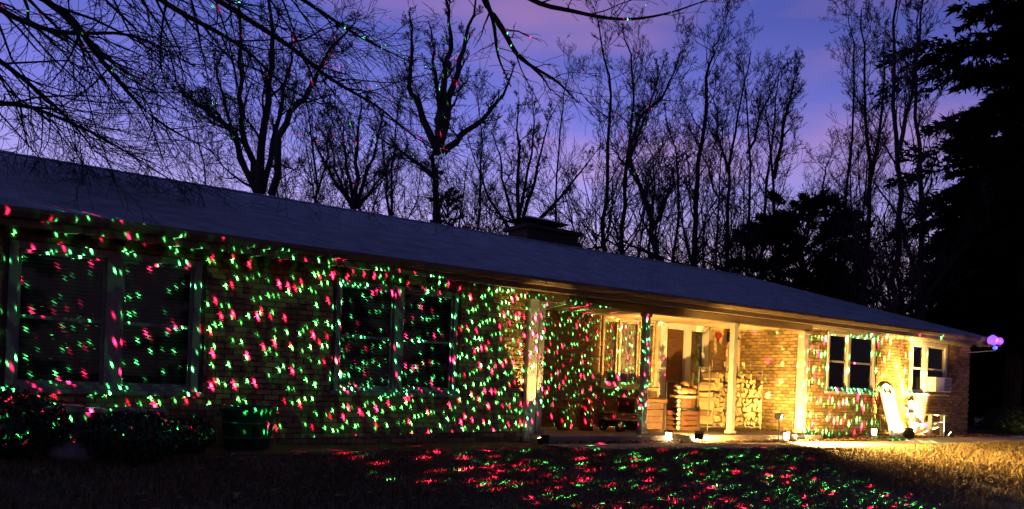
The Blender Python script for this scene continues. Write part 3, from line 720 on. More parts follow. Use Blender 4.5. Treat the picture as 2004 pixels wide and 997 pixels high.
flood('floodlight', 3.15, -.72, .10, (6.3, 1.1, 1.0), 1050, 138, 'low black floodlight in the bed aimed at the firewood and brick return wall', blend=.35)
flood('floodlight', 5.55, -.62, .46, (7.8, -4.6, -.6), 12000, 138, 'black floodlight on a stake in front of the firewood rack', scale=1.1, blend=1.0)
flood('floodlight', 6.25, -.64, .04, (7.25, .75, .75), 900, 120, 'low black floodlight at the porch corner beside the last post')
flood('floodlight', 10.05, -.78, .06, (10.55, .0, .7), 1700, 88, 'low black floodlight in the mulch at the foot of the toboggan', scale=1.3)
flood('floodlight', 11.85, -.84, .05, (11.4, -.05, .55), 3600, 100, 'low black floodlight in the mulch beside the white garden chair')
flood('floodlight', -.17, -.45, .02, (-.17, -.05, 1.6), 480, 40, 'small black uplight at the foot of the pale board by the first porch post', blend=.3)
path_light(2.55, -.55, .06, 'glowing path light in the bed by the second porch post', 240)
path_light(5.75, -.66, .05, 'glowing path light at the foot of the staked floodlight', 260)
path_light(8.75, -.72, .10, 'glowing path light in the mulch below the dark curtained window', 45)
path_light(16.6, -.6, .12, 'glowing path light standing alone beyond the end of the house', 90)

# ------------------------------------------------------------------ shrubs, planter and bin under the left windows
def leafy(name, c, rx, ry, rz, n, label, m='shrub', ls=.035, group=None):
    t = empty(name, (c[0], c[1], gz(c[0], c[1])), label, 'shrub', group); g = gz(c[0], c[1])
    mb = MB()
    for i in range(n):
        v = Vector((random.gauss(0, 1), random.gauss(0, 1), random.gauss(0, 1))).normalized(); r = random.uniform(.72, 1.0) * (1 + .18 * mnoise.noise(v * 2.3 + Vector((c[0], c[1], 0))))
        p = Vector((c[0] + v.x * rx * r, c[1] + v.y * ry * r, g + rz * 1.0 + v.z * rz * r))
        if p.z < g: continue
        a = Vector((random.gauss(0, 1), random.gauss(0, 1), random.gauss(0, 1))).normalized() * ls * random.uniform(.7, 1.4); b = a.cross(v + Vector((.1, .2, .3))).normalized() * ls * .45
        mb.add([p - a, p + b, p + a, p - b], [(0, 1, 2, 3)])
    mb.build('foliage', m, t)
    mb = MB()
    for i in range(7):
        a = i * .9; mb.tube([(c[0] + .03 * math.cos(a), c[1] + .03 * math.sin(a), g - .03), (c[0] + rx * .4 * math.cos(a), c[1] + ry * .4 * math.sin(a), g + rz), (c[0] + rx * .75 * math.cos(a), c[1] + ry * .75 * math.sin(a), g + rz * 1.5)], [.018, .012, .005], 5)
    mb.build('stems', 'bark', t)
    return t
leafy('boxwood_shrub', (-7.55, -1.6), .6, .55, .36, 2600, 'large dark clipped shrub beside the stone topped planter', group=None)
leafy('boxwood_shrub', (-6.45, -2.0), .5, .5, .27, 2000, 'low dark shrub in front of the stone topped planter')
leafy('boxwood_shrub', (-5.75, -1.1), .33, .33, .22, 1200, 'small dark shrub between planter and green tub')
q = at(1985, 838, 23.5)
leafy('dark_shrub', (q.x, q.y), 1.1, .9, .42, 3000, 'low dark rounded shrub on the grass beyond the house end')
t = empty('planter_box', (-6.5, -.75, -.12), 'low brick planter with a row of pale cap stones under the left window', 'planter')
MB().box(-7.15, -5.95, -.95, -.5, -.13, .32).build('planter_wall', 'mortar', t)
x = -7.18
for i in range(6):
    w = random.uniform(.18, .23); MB().bbox(x, x + w - .012, -.99 + random.uniform(-.012, .012), -.46, .3205, .375 + random.uniform(-.008, .012), .012).build('cap_stone', 'stone', t); x += w
bp_ = atY(492, 872, -.75)
t = empty('plastic_tub', (bp_.x, -.6, gz(bp_.x, -.6)), 'big dark green plastic tub standing against the wall between the windows', 'tub')
g = gz(bp_.x, -.6) + .014
MB().lathe((bp_.x, -.6, g), [(.25, 0), (.27, .01), (.33, .46), (.35, .47), (.35, .52), (.32, .52), (.30, .46), (.25, .05)], 24).build('body', 'greenplastic', t, True)
for s in (-1, 1): MB().tube([(bp_.x + s * .34, -.70, g + .42), (bp_.x + s * .40, -.66, g + .40), (bp_.x + s * .40, -.54, g + .40), (bp_.x + s * .34, -.50, g + .42)], .014, 6).build('handle', 'greenplastic', t)
for z in (.12, .3): MB().lathe((bp_.x, -.6, g + z), [(.27 + .13 * z, 0), (.285 + .13 * z, .008), (.285 + .13 * z, .03), (.27 + .13 * z, .035)], 24).build('rib', 'greenplastic', t, True)
q = at(150, 925, 8.0)
MB().rock((q.x, q.y, gz(q.x, q.y) + .08), .24, .17, .12, 5, 16, .14).build('garden_boulder', 'stone', at=(q.x, q.y, gz(q.x, q.y)), smooth=True, label='pale rounded boulder on the dark grass in front of the shrubs', cat='boulder')

# ------------------------------------------------------------------ trees
TMIN = [.0055]
def grow(mb, p, d, L, r, lev, up=.25, k=4, kids_=(5, 4), wob=.22, kink=.12):
    n = 5 if lev else 3
    pts = [p.copy()]; rad = [r]; q = p.copy(); dd = d.normalized()
    for i in range(n):
        dd = (dd + Vector((random.gauss(0, wob), random.gauss(0, wob), random.gauss(0, wob) + up * .35))).normalized()
        q = q + dd * (L / n); pts.append(q.copy()); rad.append(max(TMIN[0], r * (1 - .8 * (i + 1) / n)))
    mb.tube(pts, rad, k if lev > 1 else 3, False)
    if lev <= 0: return
    c = kids_[0] if lev >= 2 else kids_[1]
    for j in range(c):
        f = .25 + .72 * (j + random.random()) / c; i = min(n - 1, int(f * n)); pp = pts[i].lerp(pts[i + 1], f * n - i)
        ax = (pts[i + 1] - pts[i]).normalized(); side = Vector((random.gauss(0, 1), random.gauss(0, 1), random.gauss(0, .6)))
        side = (side - ax * side.dot(ax)).normalized(); an = random.uniform(.45, .95)
        grow(mb, pp, ax * math.cos(an) + side * math.sin(an), L * random.uniform(.38, .62) * (1 - .35 * f), max(TMIN[0] * 1.2, rad[i] * .55), lev - 1, up, k, kids_, wob)
def stem_curve(pts, m=4):
    # Catmull-Rom through the given points with small kinks
    P = [pts[0] * 2 - pts[1]] + pts + [pts[-1] * 2 - pts[-2]]; o = []
    for i in range(1, len(P) - 2):
        for s in range(m):
            t = s / m; a, b, c, d = P[i - 1], P[i], P[i + 1], P[i + 2]
            o.append(.5 * ((2 * b) + (c - a) * t + (2 * a - 5 * b + 4 * c - d) * t * t + (3 * b - a - 3 * c + d) * t ** 3))
    o.append(pts[-1].copy()); return o
def tree(name, label, D, stems, trunk_r, lev=2, nb=12, blen=.22, start=.3, kids_=(5, 4), up=.3, group='bare trees behind the house', m='twig', base=None, wob=.22, spread=(.4, .85)):
    # stems: lists of (x, y, depth offset); the first is the trunk
    b0 = stems[0][0]; root = at(b0[0], b0[1], D)
    g = Vector((root.x, root.y, gz(root.x, root.y)))
    t = empty(name, g, label, 'tree', group); tr = MB(); cr = MB()
    for si, st in enumerate(stems):
        pts = [at(q[0], q[1], D + q[2]) for q in st]
        if si == 0: pts = [Vector((pts[0].x, pts[0].y, g.z - .1))] + pts
        c = stem_curve(pts); n = len(c); r0 = trunk_r * (1 if si == 0 else (st[0][3] if len(st[0]) > 3 else .55))
        c = [p + Vector((random.gauss(0, .04), random.gauss(0, .04), 0)) for p in c]
        rad = [max(.012, r0 * (1 - .85 * i / (n - 1))) for i in range(n)]
        (tr if si == 0 else cr).tube(c, rad, 7, False)
        tot = sum((c[i + 1] - c[i]).length for i in range(n - 1))
        for j in range(nb):
            f = start + (1 - start) * (j + random.random()) / nb if si == 0 else .12 + .86 * (j + random.random()) / nb
            i = min(n - 2, int(f * (n - 1))); p = c[i].lerp(c[i + 1], f * (n - 1) - i); ax = (c[i + 1] - c[i]).normalized()
            side = Vector((random.gauss(0, 1), random.gauss(0, 1), random.gauss(0, .4))); side = (side - ax * side.dot(ax)).normalized(); an = random.uniform(*spread)
            grow(cr, p, ax * math.cos(an) + side * math.sin(an), blen * min(tot, 12) * random.uniform(.5, 1.1) * (1.15 - .75 * f), max(.010, rad[i] * .42), lev, up, 4, kids_, wob)
    tr.build('trunk', 'bark', t, True); cr.build('crown', m, t)
    return t
z = 0
tree('bare_tree', 'bare tree of many dark stems fanning wide from one base', 24,
     [[(500, 400, z), (502, 372, z), (478, 250, 0), (470, 120, .3), (465, -60, .5)],
      [(505, 380, 0, .8), (522, 200, -.3), (532, 60, -.6), (522, -90, -.8)],
      [(495, 372, 0, .6), (455, 262, .6), (400, 215, 1.0), (352, 175, 1.4), (332, 105, 1.6)],
      [(530, 380, 0, .7), (562, 240, -.8), (603, 180, -1.2), (645, 95, -1.5), (700, 45, -1.7)],
      [(515, 378, .2, .6), (540, 250, .9), (562, 150, 1.2), (580, 40, 1.5)],
      [(480, 330, .1, .4), (430, 180, -.7), (420, 90, -1)]], .17, 3, 10, .24, .35, (6, 5))
tree('bare_tree', 'low bushy bare tree with tangled twigs beside the fanning tree', 30,
     [[(692, 430, 0), (690, 400, 0), (676, 300, .2), (655, 195, .4)], [(692, 405, 0, .8), (700, 290, -.5), (705, 180, -.8)], [(695, 408, 0, .7), (730, 310, .6), (750, 215, .9)],
      [(685, 400, 0, .6), (640, 330, -.6), (612, 262, -.9)], [(690, 402, 0, .6), (655, 330, .9), (628, 215, 1.3)], [(700, 405, 0, .5), (745, 350, -.8), (772, 290, -1.1)]], .13, 3, 10, .26, .2, (6, 5))
tree('bare_tree', 'stout bare tree whose thick trunk splits into upswept limbs', 27,
     [[(852, 480, 0), (853, 440, 0), (850, 350, 0), (853, 275, 0)],
      [(850, 290, 0, .55), (822, 215, .5), (802, 170, .8), (806, 90, 1), (800, 20, 1.2)],
      [(858, 280, 0, .6), (868, 165, -.4), (882, 70, -.7), (868, -30, -.9)],
      [(862, 285, 0, .6), (888, 165, .4), (912, 75, .8), (936, -20, 1.1)],
      [(868, 300, 0, .5), (915, 255, -.7), (972, 205, -1.2), (1012, 125, -1.5)],
      [(850, 345, 0, .35), (790, 302, .8), (726, 255, 1.2)],
      [(856, 300, 0, .5), (858, 215, 1), (850, 120, 1.6), (842, 40, 2)]], .25, 3, 10, .24, .55, (6, 5))
tree('bare_tree', 'bare vase shaped tree rising behind the chimney', 30,
     [[(1012, 490, 0), (1012, 455, 0), (985, 350, .2), (962, 262, .4)], [(1012, 455, 0, .8), (1015, 320, -.4), (1012, 190, -.8)], [(1018, 455, 0, .7), (1050, 330, .5), (1090, 205, .8)],
      [(1022, 462, 0, .65), (1110, 372, -.8), (1172, 293, -1.2)], [(1000, 455, 0, .6), (950, 370, -.6), (915, 270, -1)], [(1012, 450, 0, .6), (1040, 300, 1), (1042, 175, 1.4)]], .12, 3, 11, .25, .2, (6, 5))
singles = [
 ('tall slim bare tree behind the chimney end of the ridge', 29, [[(1180, 510, 0), (1181, 470, 0), (1190, 300, 0), (1192, 150, .3), (1162, 10, .6)]], .11),
 ('tall bare tree with forked top near the chimney', 30, [[(1216, 520, 0), (1217, 480, 0), (1228, 320, 0), (1242, 170, .2), (1218, 45, .4)], [(1226, 330, 0, .5), (1265, 220, -.6), (1300, 120, -1)]], .12),
 ('crooked bare tree with a sharply bent trunk', 26, [[(1292, 540, 0), (1286, 500, 0), (1268, 410, 0), (1234, 322, .2), (1250, 238, .4), (1302, 178, .6), (1332, 100, .8)], [(1280, 440, 0, .5), (1310, 380, .5), (1325, 300, .8)]], .12),
 ('spindly bare tree just beyond the crooked one', 32, [[(1318, 540, 0), (1318, 500, 0), (1325, 330, 0), (1300, 200, .3)]], .09),
 ('straight solitary bare trunk leaning gently right at the top', 27, [[(1356, 560, 0), (1357, 510, 0), (1364, 400, 0), (1377, 240, .2), (1388, 125, .4), (1408, 70, .5)]], .13),
 ('slim bare tree with whiskery crown left of the dark cedar', 31, [[(1420, 560, 0), (1422, 520, 0), (1428, 360, 0), (1442, 230, .3), (1470, 100, .5)], [(1428, 340, 0, .5), (1400, 240, .6), (1405, 150, .9)]], .11),
 ('bare tree with broom like crown above the dark cedar', 33, [[(1462, 560, 0), (1462, 520, 0), (1466, 320, 0), (1456, 120, .4)], [(1466, 300, 0, .5), (1500, 200, .5), (1530, 130, .8)]], .11),
 ('bare tree with a forked crown rising through the dark cedar', 30, [[(1524, 580, 0), (1522, 520, 0), (1514, 360, 0), (1498, 215, .3)], [(1515, 350, 0, .6), (1540, 220, -.5), (1562, 120, -.8)]], .12),
 ('pale thin bare trunk behind the dark cedar', 36, [[(1640, 600, 0), (1640, 540, 0), (1662, 330, 0), (1672, 120, .3), (1660, 20, .4)]], .10),
 ('tall bare tree with close upright branches left of the pines', 28, [[(1692, 620, 0), (1692, 570, 0), (1702, 370, 0), (1694, 170, .3), (1685, 20, .5)], [(1700, 400, 0, .6), (1725, 230, .6), (1735, 60, .9)]], .12),
 ('tallest straight bare trunk left of the pines', 25, [[(1750, 640, 0), (1751, 590, 0), (1760, 380, 0), (1748, 150, .2), (1756, -60, .4)], [(1758, 300, 0, .45), (1790, 150, -.6), (1800, 0, -1)]], .15),
 ('bare trunk standing against the boughs of the big pine', 26, [[(1802, 660, 0), (1802, 600, 0), (1804, 390, 0), (1792, 180, .2), (1806, -20, .4)]], .14),
]
for i, (lab, D, st, r) in enumerate(singles):
    tree('bare_tree', lab, D, st, r * 1.1, 3, 24, .33, .20, (5, 4), .4, spread=(.3, .8))
far_ = [o for o in bpy.data.objects if o.name.startswith('bare_tree') and o.parent is None]
for i, (px, D) in enumerate([(395, 46), (610, 43), (760, 48), (930, 44), (1085, 47), (1265, 50), (1395, 52), (1490, 46), (1610, 43), (1675, 48), (1775, 52)]):
    o = copy_tree(far_[4 + (i * 5) % 12]); g = at(px, 600, D); o.location = (g.x, g.y, gz(g.x, g.y)); o.rotation_euler = (0, 0, 1.1 + i * 2.3); q = 1.05 + .09 * (i % 4); o.scale = (q, q, q)
    tag(o, 'slim bare tree standing farther back in the wood behind the house', 'tree', 'farther bare trees in the wood')
# brush and saplings behind the house: three kinds, copied
protos = []
def sapling(seed):
    random.seed(seed); t = empty('bare_sapling', (0, 0, 0), None, 'sapling', 'saplings and brush behind the house'); tr = MB(); cr = MB()
    for s in range(5):
        a = s * 1.3 + random.random(); d = Vector((.28 * math.cos(a), .28 * math.sin(a), 1))
        p = Vector((.1 * math.cos(a), .1 * math.sin(a), -.1)); pts = [p]; L = random.uniform(4.5, 7.5)
        for i in range(7): d = (d + Vector((random.gauss(0, .08), random.gauss(0, .08), .05))).normalized(); pts.append(pts[-1] + d * L / 7)
        rad = [.05 * (1 - .8 * i / 7) for i in range(8)]; tr.tube(pts, rad, 5, False)
        for j in range(20):
            i = random.randint(1, 6); sd = Vector((random.gauss(0, 1), random.gauss(0, 1), random.gauss(.4, .5)))
            grow(cr, pts[i], d + sd * .8, random.uniform(.9, 2.2), .014, 2, .3, 3, (4, 4))
    tr.build('trunk', 'bark', t, True); cr.build('crown', 'twig', t); return t
sl_ = ['brushy bare sapling clump behind the ridge near the fanning tree', 'brushy bare sapling clump behind the ridge around the chimney', 'brushy bare sapling clump among the slim trunks by the cedars']
spots = [(330, 30), (420, 31), (575, 33), (600, 27), (640, 29), (740, 34), (775, 28), (800, 31), (905, 29), (935, 26), (965, 33), (1065, 34), (1090, 28), (1125, 30), (1150, 37), (1205, 27), (1240, 34), (1305, 30), (1340, 36), (1390, 33), (1410, 28), (1450, 38), (1490, 29), (1540, 33), (1585, 35), (1620, 28), (1660, 30), (1690, 38), (1720, 34), (1745, 29), (1780, 36), (1820, 32)]
pr = [sapling(s) for s in (3, 5, 9)]
for i, (px, D) in enumerate(spots):
    o = pr[i] if i < 3 else copy_tree(pr[i % 3])
    g = at(px, 600, D); o.location = (g.x, g.y, gz(g.x, g.y)); o.rotation_euler = (0, 0, i * 1.7); s = .95 + .13 * (i * 5 % 4); o.scale = (s, s, s)
    o['label'] = sl_[0] if px < 750 else sl_[1] if px < 1260 else sl_[2]; o['group'] = o['label'].replace('brushy bare sapling clump', 'saplings')
random.seed(21)
# overhanging yard tree: trunk stands left of the view, limbs reach over the roof
def yard_tree():
    g = Vector((-11.6, -2.6, gz(-11.6, -2.6))); t = empty('yard_tree', g, 'large bare yard tree whose drooping twiggy limbs hang over the roof', 'tree'); tr = MB(); cr = MB()
    fork = g + Vector((.3, .3, 5.0)); tr.tube(stem_curve([g - Vector((0, 0, .2)), g + Vector((.05, 0, 2)), fork, fork + Vector((.5, .2, 3))]), [.42 - .018 * i for i in range(13)], 10, False)
    limbs = [
     ([(-60, -80, 9.5), (120, 20, 10.5), (200, 120, 11.5), (300, 230, 12.5), (420, 300, 13.5)], .075),
     ([(-80, 60, 9.5), (40, 150, 10.5), (130, 230, 11.5), (190, 300, 12)], .055),
     ([(150, -120, 9.5), (330, 10, 10.5), (470, 90, 11.5), (560, 170, 12.5), (640, 210, 13)], .06),
     ([(330, -140, 9.5), (560, -20, 10.5), (700, 70, 11.5), (800, 120, 12.3)], .06),
     ([(-100, 170, 9.5), (60, 210, 10.5), (200, 270, 11.5), (330, 350, 12.5)], .05),
     ([(520, 60, 11), (640, 150, 12), (740, 210, 13), (800, 260, 13.5), (860, 300, 14)], .045),
     ([(-60, -20, 8.5), (100, 60, 9.2), (260, 70, 10), (380, 130, 10.8)], .05),
     ([(0, -160, 9), (230, -60, 10), (420, -10, 10.8), (560, 60, 11.6)], .06),
    ]
    for px, r in limbs:
        pts = [at(*q) for q in px]; c = stem_curve([fork + (pts[0] - fork) * .02] + [fork.lerp(pts[0], .55) + Vector((0, 0, .5))] + pts, 4); n = len(c)
        rad = [max(.010, r * (1.2 - 1.1 * i / (n - 1))) for i in range(n)]; cr.tube(c, rad, 6, False)
        for j in range(26):
            f = .36 + .63 * (j + random.random()) / 26; i = min(n - 2, int(f * (n - 1))); p = c[i].lerp(c[i + 1], f * (n - 1) - i); ax = (c[i + 1] - c[i]).normalized()
            sd = Vector((random.gauss(0, 1), random.gauss(0, 1), random.gauss(-.2, .7))); sd = (sd - ax * sd.dot(ax)).normalized(); an = random.uniform(.35, .8)
            grow(cr, p, ax * math.cos(an) + sd * math.sin(an), random.uniform(.9, 2.4), max(.007, rad[i] * .4), 2, -.12, 4, (6, 5), .2)
    tr.build('trunk', 'bark', t, True); cr.build('crown', 'twig', t)
TMIN[0] = .003
yard_tree()
def front_tree():
    # second yard tree, its trunk behind the viewer; two limbs dip into the top of the view
    g = Vector((-1.5, -9.8, gz(-1.5, -9.8))); t = empty('yard_tree', g, 'bare yard tree whose few long limbs dip in above the chimney', 'tree'); tr = MB(); cr = MB()
    fork = g + Vector((-.1, .3, 6.5)); tr.tube(stem_curve([g - Vector((0, 0, .2)), g + Vector((0, .1, 2.5)), fork, fork + Vector((.3, .5, 2))]), [.34 - .016 * i for i in range(13)], 10, False)
    limbs = [([(925, -140, 9), (945, -10, 9.5), (985, 60, 10), (1020, 115, 10.4), (1090, 160, 11), (1130, 200, 11.4)], .06, 9),
             ([(945, -10, 9.5), (965, 40, 9.6), (975, 110, 9.9), (1000, 170, 10.2)], .03, 6),
             ([(1020, 112, 10.4), (1060, 150, 10.5), (1078, 178, 10.6)], .022, 5),
             ([(880, -120, 9), (1030, -6, 9.4), (1120, 22, 9.8), (1215, 38, 10.2), (1300, 28, 10.6), (1385, 0, 11)], .045, 9)]
    for i_, (px, r, nb) in enumerate(limbs):
        pts = [at(*q) for q in px]
        if i_ in (0, 3): pts = [fork, fork.lerp(pts[0], .6) + Vector((0, 0, .3))] + pts
        c = stem_curve(pts, 4); n = len(c); rad = [max(.008, r * (1.15 - 1.0 * i / (n - 1))) for i in range(n)]; cr.tube(c, rad, 6, False)
        for j in range(nb):
            f = .45 + .54 * (j + random.random()) / nb; i = min(n - 2, int(f * (n - 1))); p = c[i].lerp(c[i + 1], f * (n - 1) - i); ax = (c[i + 1] - c[i]).normalized()
            sd = Vector((random.gauss(0, 1), random.gauss(0, 1), random.gauss(0, .7))); sd = (sd - ax * sd.dot(ax)).normalized()
            grow(cr, p, ax * .7 + sd * .7, random.uniform(.4, 1.1), max(.006, rad[i] * .4), 1, 0, 4, (4, 3))
    tr.build('trunk', 'bark', t, True); cr.build('crown', 'twig', t)
front_tree()
# evergreens
def needles(mb, p, ax, n, L, sz):
    for i in range(n):
        v = Vector((random.gauss(0, 1), random.gauss(0, 1), random.gauss(0, .6))).normalized(); c = p + ax * random.uniform(-.5, .5) * L + v * random.uniform(0, .35) * L
        a = (ax * .8 + v * .9).normalized() * sz * random.uniform(.6, 1.3); b = a.cross(Vector((random.gauss(0, 1), random.gauss(0, 1), random.gauss(0, 1)))).normalized() * sz * .28
        mb.add([c - a * .4 - b, c - a * .4 + b, c + a], [(0, 1, 2)])
def pine(label, px, D, h, crown0, rmax, nwh, shape='cone', tr_r=.28, dens=1., droop=.25, name='pine_tree', base=None, sz=.28):
    q = at(px, 600, D) if base is None else Vector(base); g = Vector((q.x, q.y, gz(q.x, q.y))); t = empty(name, g, label, 'tree', 'dark evergreens beyond the house')
    MB().tube([g + Vector((random.gauss(0, .05) * i, random.gauss(0, .05) * i, -.2 + (h * (.93 if shape != 'cone' else 1) + .2) * i / 8)) for i in range(9)], [tr_r * (1 - .85 * i / 8) for i in range(9)], 9, False).build('trunk', 'pinebark', t, True)
    mb = MB(); bo = MB()
    for w in range(nwh):
        f = w / (nwh - 1); z = g.z + crown0 + (h - crown0) * f
        if shape == 'cone': R = rmax * (1 - .72 * f) * random.choice((.5, .75, .95, 1.0, 1.25))
        else: R = rmax * math.sqrt(max(.05, 1 - (2 * f - .9) ** 2 * .72)) * random.uniform(.6, 1.12)
        for k in range(random.randint(4, 6)):
            a = random.random() * 2 * PI; d = Vector((math.cos(a), math.sin(a), 0)); r = R * random.uniform(.6, 1.1); pts = []; z_ = z; z = z + random.uniform(-.3, .3) * (h - crown0) / nwh
            for i in range(5):
                s = i / 4; pts.append(Vector((g.x, g.y, z)) + d * r * s + Vector((0, 0, r * ((.22 if shape == 'cone' else .30) * s - droop * 1.6 * s * s) + random.gauss(0, .05))))
            bo.tube(pts, [.05 * (1 - .8 * i / 4) for i in range(5)], 4, False)
            z = z_
            for i in range(1, 5):
                for s in range(3):
                    off = Vector((random.gauss(0, .16), random.gauss(0, .16), random.gauss(-.02, .07))) * r * .5
                    needles(mb, pts[i].lerp(pts[i - 1], random.random()) + off, (pts[i] - pts[i - 1]).normalized(), int(24 * dens), .16 * r + .3, sz * .62)
    if shape != 'cone':
        mb = MB(); bo = MB(); ch_ = (h - crown0) / 2; cz = g.z + crown0 + ch_
        for w in range(int(nwh * 5)):
            v = Vector((random.gauss(0, 1), random.gauss(0, 1), random.gauss(.15, 1))).normalized(); k = random.uniform(.35, 1.0) ** .6 * (1 + .35 * mnoise.noise(v * 1.6 + Vector((px * .01, 0, 0))))
            p = Vector((g.x + v.x * rmax * k, g.y + v.y * rmax * k, cz + v.z * ch_ * k * .92)); a = Vector((g.x, g.y, max(g.z + crown0 * .6, p.z - rmax * .5)))
            bo.tube([a, a.lerp(p, .55) + Vector((0, 0, .1)), p], [.04, .025, .01], 4, False)
            for q_ in range(4): needles(mb, p + Vector((random.gauss(0, .25), random.gauss(0, .25), random.gauss(0, .10))) * rmax * .35, Vector((v.x, v.y, .25)).normalized(), int(26 * dens), .2 * rmax, sz * .62)
    bo.build('boughs', 'pinebark', t, kind='stuff'); mb.build('crown', 'needle', t)
pine('huge dark pine with drooping layered boughs at the end of the house', 1985, 27, 27, 3.0, 4.8, 40, dens=1.7, sz=.34)
pine('dark pine with low boughs behind the end wall', 1905, 33, 12.5, .6, 3.6, 22, dens=1.8, tr_r=.2)
pine('dark spreading pine just beyond the roof corner', 2000, 31, 16, .6, 4.8, 26, dens=1.8, tr_r=.25)
pine('small dark pine filling the gap behind the roof corner', 1850, 37, 9.0, .4, 3.4, 18, dens=1.8, tr_r=.15)
pine('broad dark pine standing apart beyond the side yard', 2090, 29, 17, .6, 4.6, 22, dens=1.3)
pine('round topped dark cedar among the bare trees', 1572, 30, 9.1, 3.6, 2.4, 15, 'round', .16, 2.0, .03, 'cedar_tree')
pine('smaller dark cedar beside the round topped one', 1650, 32, 6.6, 1.5, 1.3, 12, 'round', .12, 1.8, .03, 'cedar_tree')
pine('little evergreen showing above the ridge beside the straight trunk', 1350, 28, 5.3, 2.2, .8, 8, 'round', .08, .9, .1, 'cedar_tree', sz=.16)
pine('little evergreen just behind the chimney', 1135, 27, 5.9, 2.5, .8, 8, 'round', .08, .8, .1, 'cedar_tree', sz=.16)
pine('young evergreen at the foot of the stout bare tree', 868, 29, 8.6, 3.4, .75, 10, 'round', .08, .6, .1, 'cedar_tree', sz=.16)
# unseen pines added behind the viewer to block light from the front sky
for i in range(9):
    a = -2.2 + i * .42
    pine('unseen dark pine added behind the viewer to block sky light', 0, 0, 13 + (i * 7 % 4), .8, 4.2, 14, dens=.6, base=(-8 + 24 * math.sin(a + .6), -14 - 20 * abs(math.cos(a * .8)), 0), name='sky_block_pine', sz=.5)

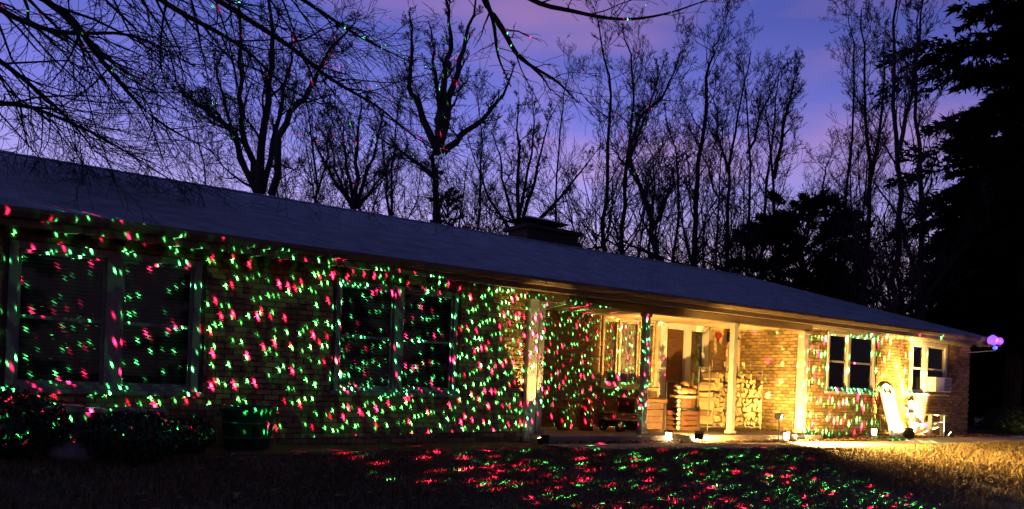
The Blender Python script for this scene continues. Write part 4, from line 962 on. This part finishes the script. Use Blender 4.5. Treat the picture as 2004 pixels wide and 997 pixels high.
# ------------------------------------------------------------------ laser projectors (real spot lamps with a dot grating)
def laser(label, loc, target, size, dots, label_rot=0.0, softy=False, stray=False):
    x, y, z = loc; g = gz(x, y); t = empty('laser_projector', (x, y, g), label, 'projector', 'laser projectors on stakes')
    MB().lathe((x, y, g - .08), [(.006, 0), (.012, .08), (.012, z - g - .02)], 8).build('stake', 'black', t)
    d = (Vector(target) - Vector(loc)); q = d.to_track_quat('X', 'Z').to_matrix(); c = Vector(loc)
    vs = MB()
    k = 14
    for xx, r in ((-.07, .045), (-.05, .055), (.03, .055), (.035, .045)):
        vs.v += [tuple(c + q @ Vector((xx, r * math.cos(2 * PI * j / k), r * math.sin(2 * PI * j / k)))) for j in range(k)]
    vs.f = [(i * k + j, i * k + (j + 1) % k, (i + 1) * k + (j + 1) % k, (i + 1) * k + j) for i in range(3) for j in range(k)] + [tuple(range(k))[::-1], tuple(3 * k + j for j in range(k))]
    vs.build('housing', 'black', t, True)
    for (col, energy, sc, rad, seed, rnd, base_, fx, fy0, fy1, thin0, thin1) in dots:
        l = bpy.data.lights.new('laser_beam', 'SPOT'); l.energy = energy; l.shadow_soft_size = 0; l.spot_size = math.radians(size); l.spot_blend = .35; l.use_nodes = True; l.color = (1, 1, 1)
        T = l.node_tree; T.nodes.clear(); lo = N(T, 'ShaderNodeOutputLight'); em = N(T, 'ShaderNodeEmission'); T.links.new(em.outputs[0], lo.inputs[0])
        tcn = N(T, 'ShaderNodeTexCoord'); sp = N(T, 'ShaderNodeSeparateXYZ'); T.links.new(tcn.outputs['Normal'], sp.inputs[0])
        za = math_(T, 'MAXIMUM', math_(T, 'ABSOLUTE', sp.outputs[2]), .05)
        cb = N(T, 'ShaderNodeCombineXYZ'); T.links.new(math_(T, 'DIVIDE', sp.outputs[0], za), cb.inputs[0]); T.links.new(math_(T, 'DIVIDE', sp.outputs[1], za), cb.inputs[1])
        mp0 = N(T, 'ShaderNodeMapping'); T.links.new(cb.outputs[0], mp0.inputs[0]); mp0.inputs['Rotation'].default_value = (0, 0, label_rot)
        mpn = N(T, 'ShaderNodeMapping'); T.links.new(mp0.outputs[0], mpn.inputs[0]); mpn.inputs['Location'].default_value = (seed * 1.37, seed * .71, 0); mpn.inputs['Scale'].default_value = (sc, sc * .32, 1)
        vo = N(T, 'ShaderNodeTexVoronoi', voronoi_dimensions='2D', feature='F1'); vo.inputs['Scale'].default_value = 1; vo.inputs['Randomness'].default_value = rnd; T.links.new(mpn.outputs[0], vo.inputs['Vector'])
        sc_ = N(T, 'ShaderNodeSeparateColor'); T.links.new(vo.outputs['Color'], sc_.inputs[0])
        # a dot: gaussian spot of varying strength
        e = math_(T, 'DIVIDE', vo.outputs['Distance'], rad); e = math_(T, 'MULTIPLY', math_(T, 'MULTIPLY', e, e), -1.0); gss = math_(T, 'POWER', 2.718, e)
        br = math_(T, 'ADD', math_(T, 'MULTIPLY', math_(T, 'POWER', sc_.outputs[0], 3.0), 1.5), .07)
        # rectangular field of the grating; a few stray orders fall outside it
        sp2 = N(T, 'ShaderNodeSeparateXYZ'); T.links.new(cb.outputs[0], sp2.inputs[0])
        inx = math_(T, 'LESS_THAN', math_(T, 'ABSOLUTE', sp2.outputs[0]), fx)
        iny = math_(T, 'MULTIPLY', math_(T, 'GREATER_THAN', sp2.outputs[1], fy0), math_(T, 'LESS_THAN', sp2.outputs[1], fy1))
        mr = N(T, 'ShaderNodeMapRange'); T.links.new(sp2.outputs[0], mr.inputs[0]); mr.inputs[1].default_value = -fx; mr.inputs[2].default_value = fx; mr.inputs[3].default_value = thin0; mr.inputs[4].default_value = thin1
        ex = math_(T, 'DIVIDE', math_(T, 'ABSOLUTE', sp2.outputs[0]), fx)
        if softy: ex = math_(T, 'MAXIMUM', ex, math_(T, 'ABSOLUTE', math_(T, 'DIVIDE', math_(T, 'SUBTRACT', sp2.outputs[1], (fy0 + fy1) / 2), (fy1 - fy0) / 2)))
        ex = math_(T, 'MAXIMUM', math_(T, 'MULTIPLY', math_(T, 'SUBTRACT', ex, .65), 2.8), 0.0)
        keep = math_(T, 'GREATER_THAN', sc_.outputs[1], math_(T, 'MAXIMUM', ex, mr.outputs[0]))
        nar = math_(T, 'LESS_THAN', math_(T, 'ABSOLUTE', sp2.outputs[0]), 1.15)
        fld = math_(T, 'MAXIMUM', math_(T, 'MULTIPLY', math_(T, 'MULTIPLY', inx, iny), keep), math_(T, 'MULTIPLY', math_(T, 'MULTIPLY', math_(T, 'GREATER_THAN', sc_.outputs[1], .90 if stray else 2.0), math_(T, 'GREATER_THAN', sp2.outputs[1], math_(T, 'ADD', math_(T, 'MULTIPLY', math_(T, 'ABSOLUTE', sp2.outputs[0]), .17), .27))), math_(T, 'MULTIPLY', nar, 1.3)))
        st = math_(T, 'MULTIPLY', math_(T, 'ADD', math_(T, 'MULTIPLY', gss, br), base_), fld)
        fo = N(T, 'ShaderNodeLightFalloff'); T.links.new(st, fo.inputs['Strength']); T.links.new(fo.outputs['Linear'], em.inputs['Strength'])
        em.inputs['Color'].default_value = (*col, 1)
        o = bpy.data.objects.new('laser_beam', l); COL.objects.link(o); o.location = c + d.normalized() * .05 - ORG[t.name]; o.rotation_euler = d.to_track_quat('-Z', 'Y').to_euler(); o.parent = t
GRN, RED = (.10, 1.0, .28), (1.0, .02, .14)
laser('black laser projector on a tall stake facing the front windows', (0, -8, .9), (-2.2, 0, 1.0), 150,
      [(GRN, 52000, 112, .092, 1, .85, .0004, .92, -.12, .17, .55, .15), (RED, 60000, 72, .085, 5, .95, .00005, .92, -.12, .17, .62, .2)], -.30, False, True)
laser('black laser projector on a tall stake facing the end windows', (4, -7.4, .8), (9.0, 0, 1.1), 110,
      [(GRN, 50000, 72, .12, 2, .5, .0002, .28, -.15, .13, .0, .0), (RED, 50000, 48, .11, 7, .8, .00005, .28, -.15, .13, .1, .1)], .05)
laser('black laser projector strapped high on the yard tree, aimed at the lawn', (-1.2, -9.3, 2.3), (-.7, -3.6, -.3), 90,
      [(GRN, 22000, 72, .09, 3, .9, .0001, .58, -.42, .15, .85, .4), (RED, 40000, 52, .09, 9, .9, .0001, .58, -.42, .17, .4, .85)], -1.35, True)
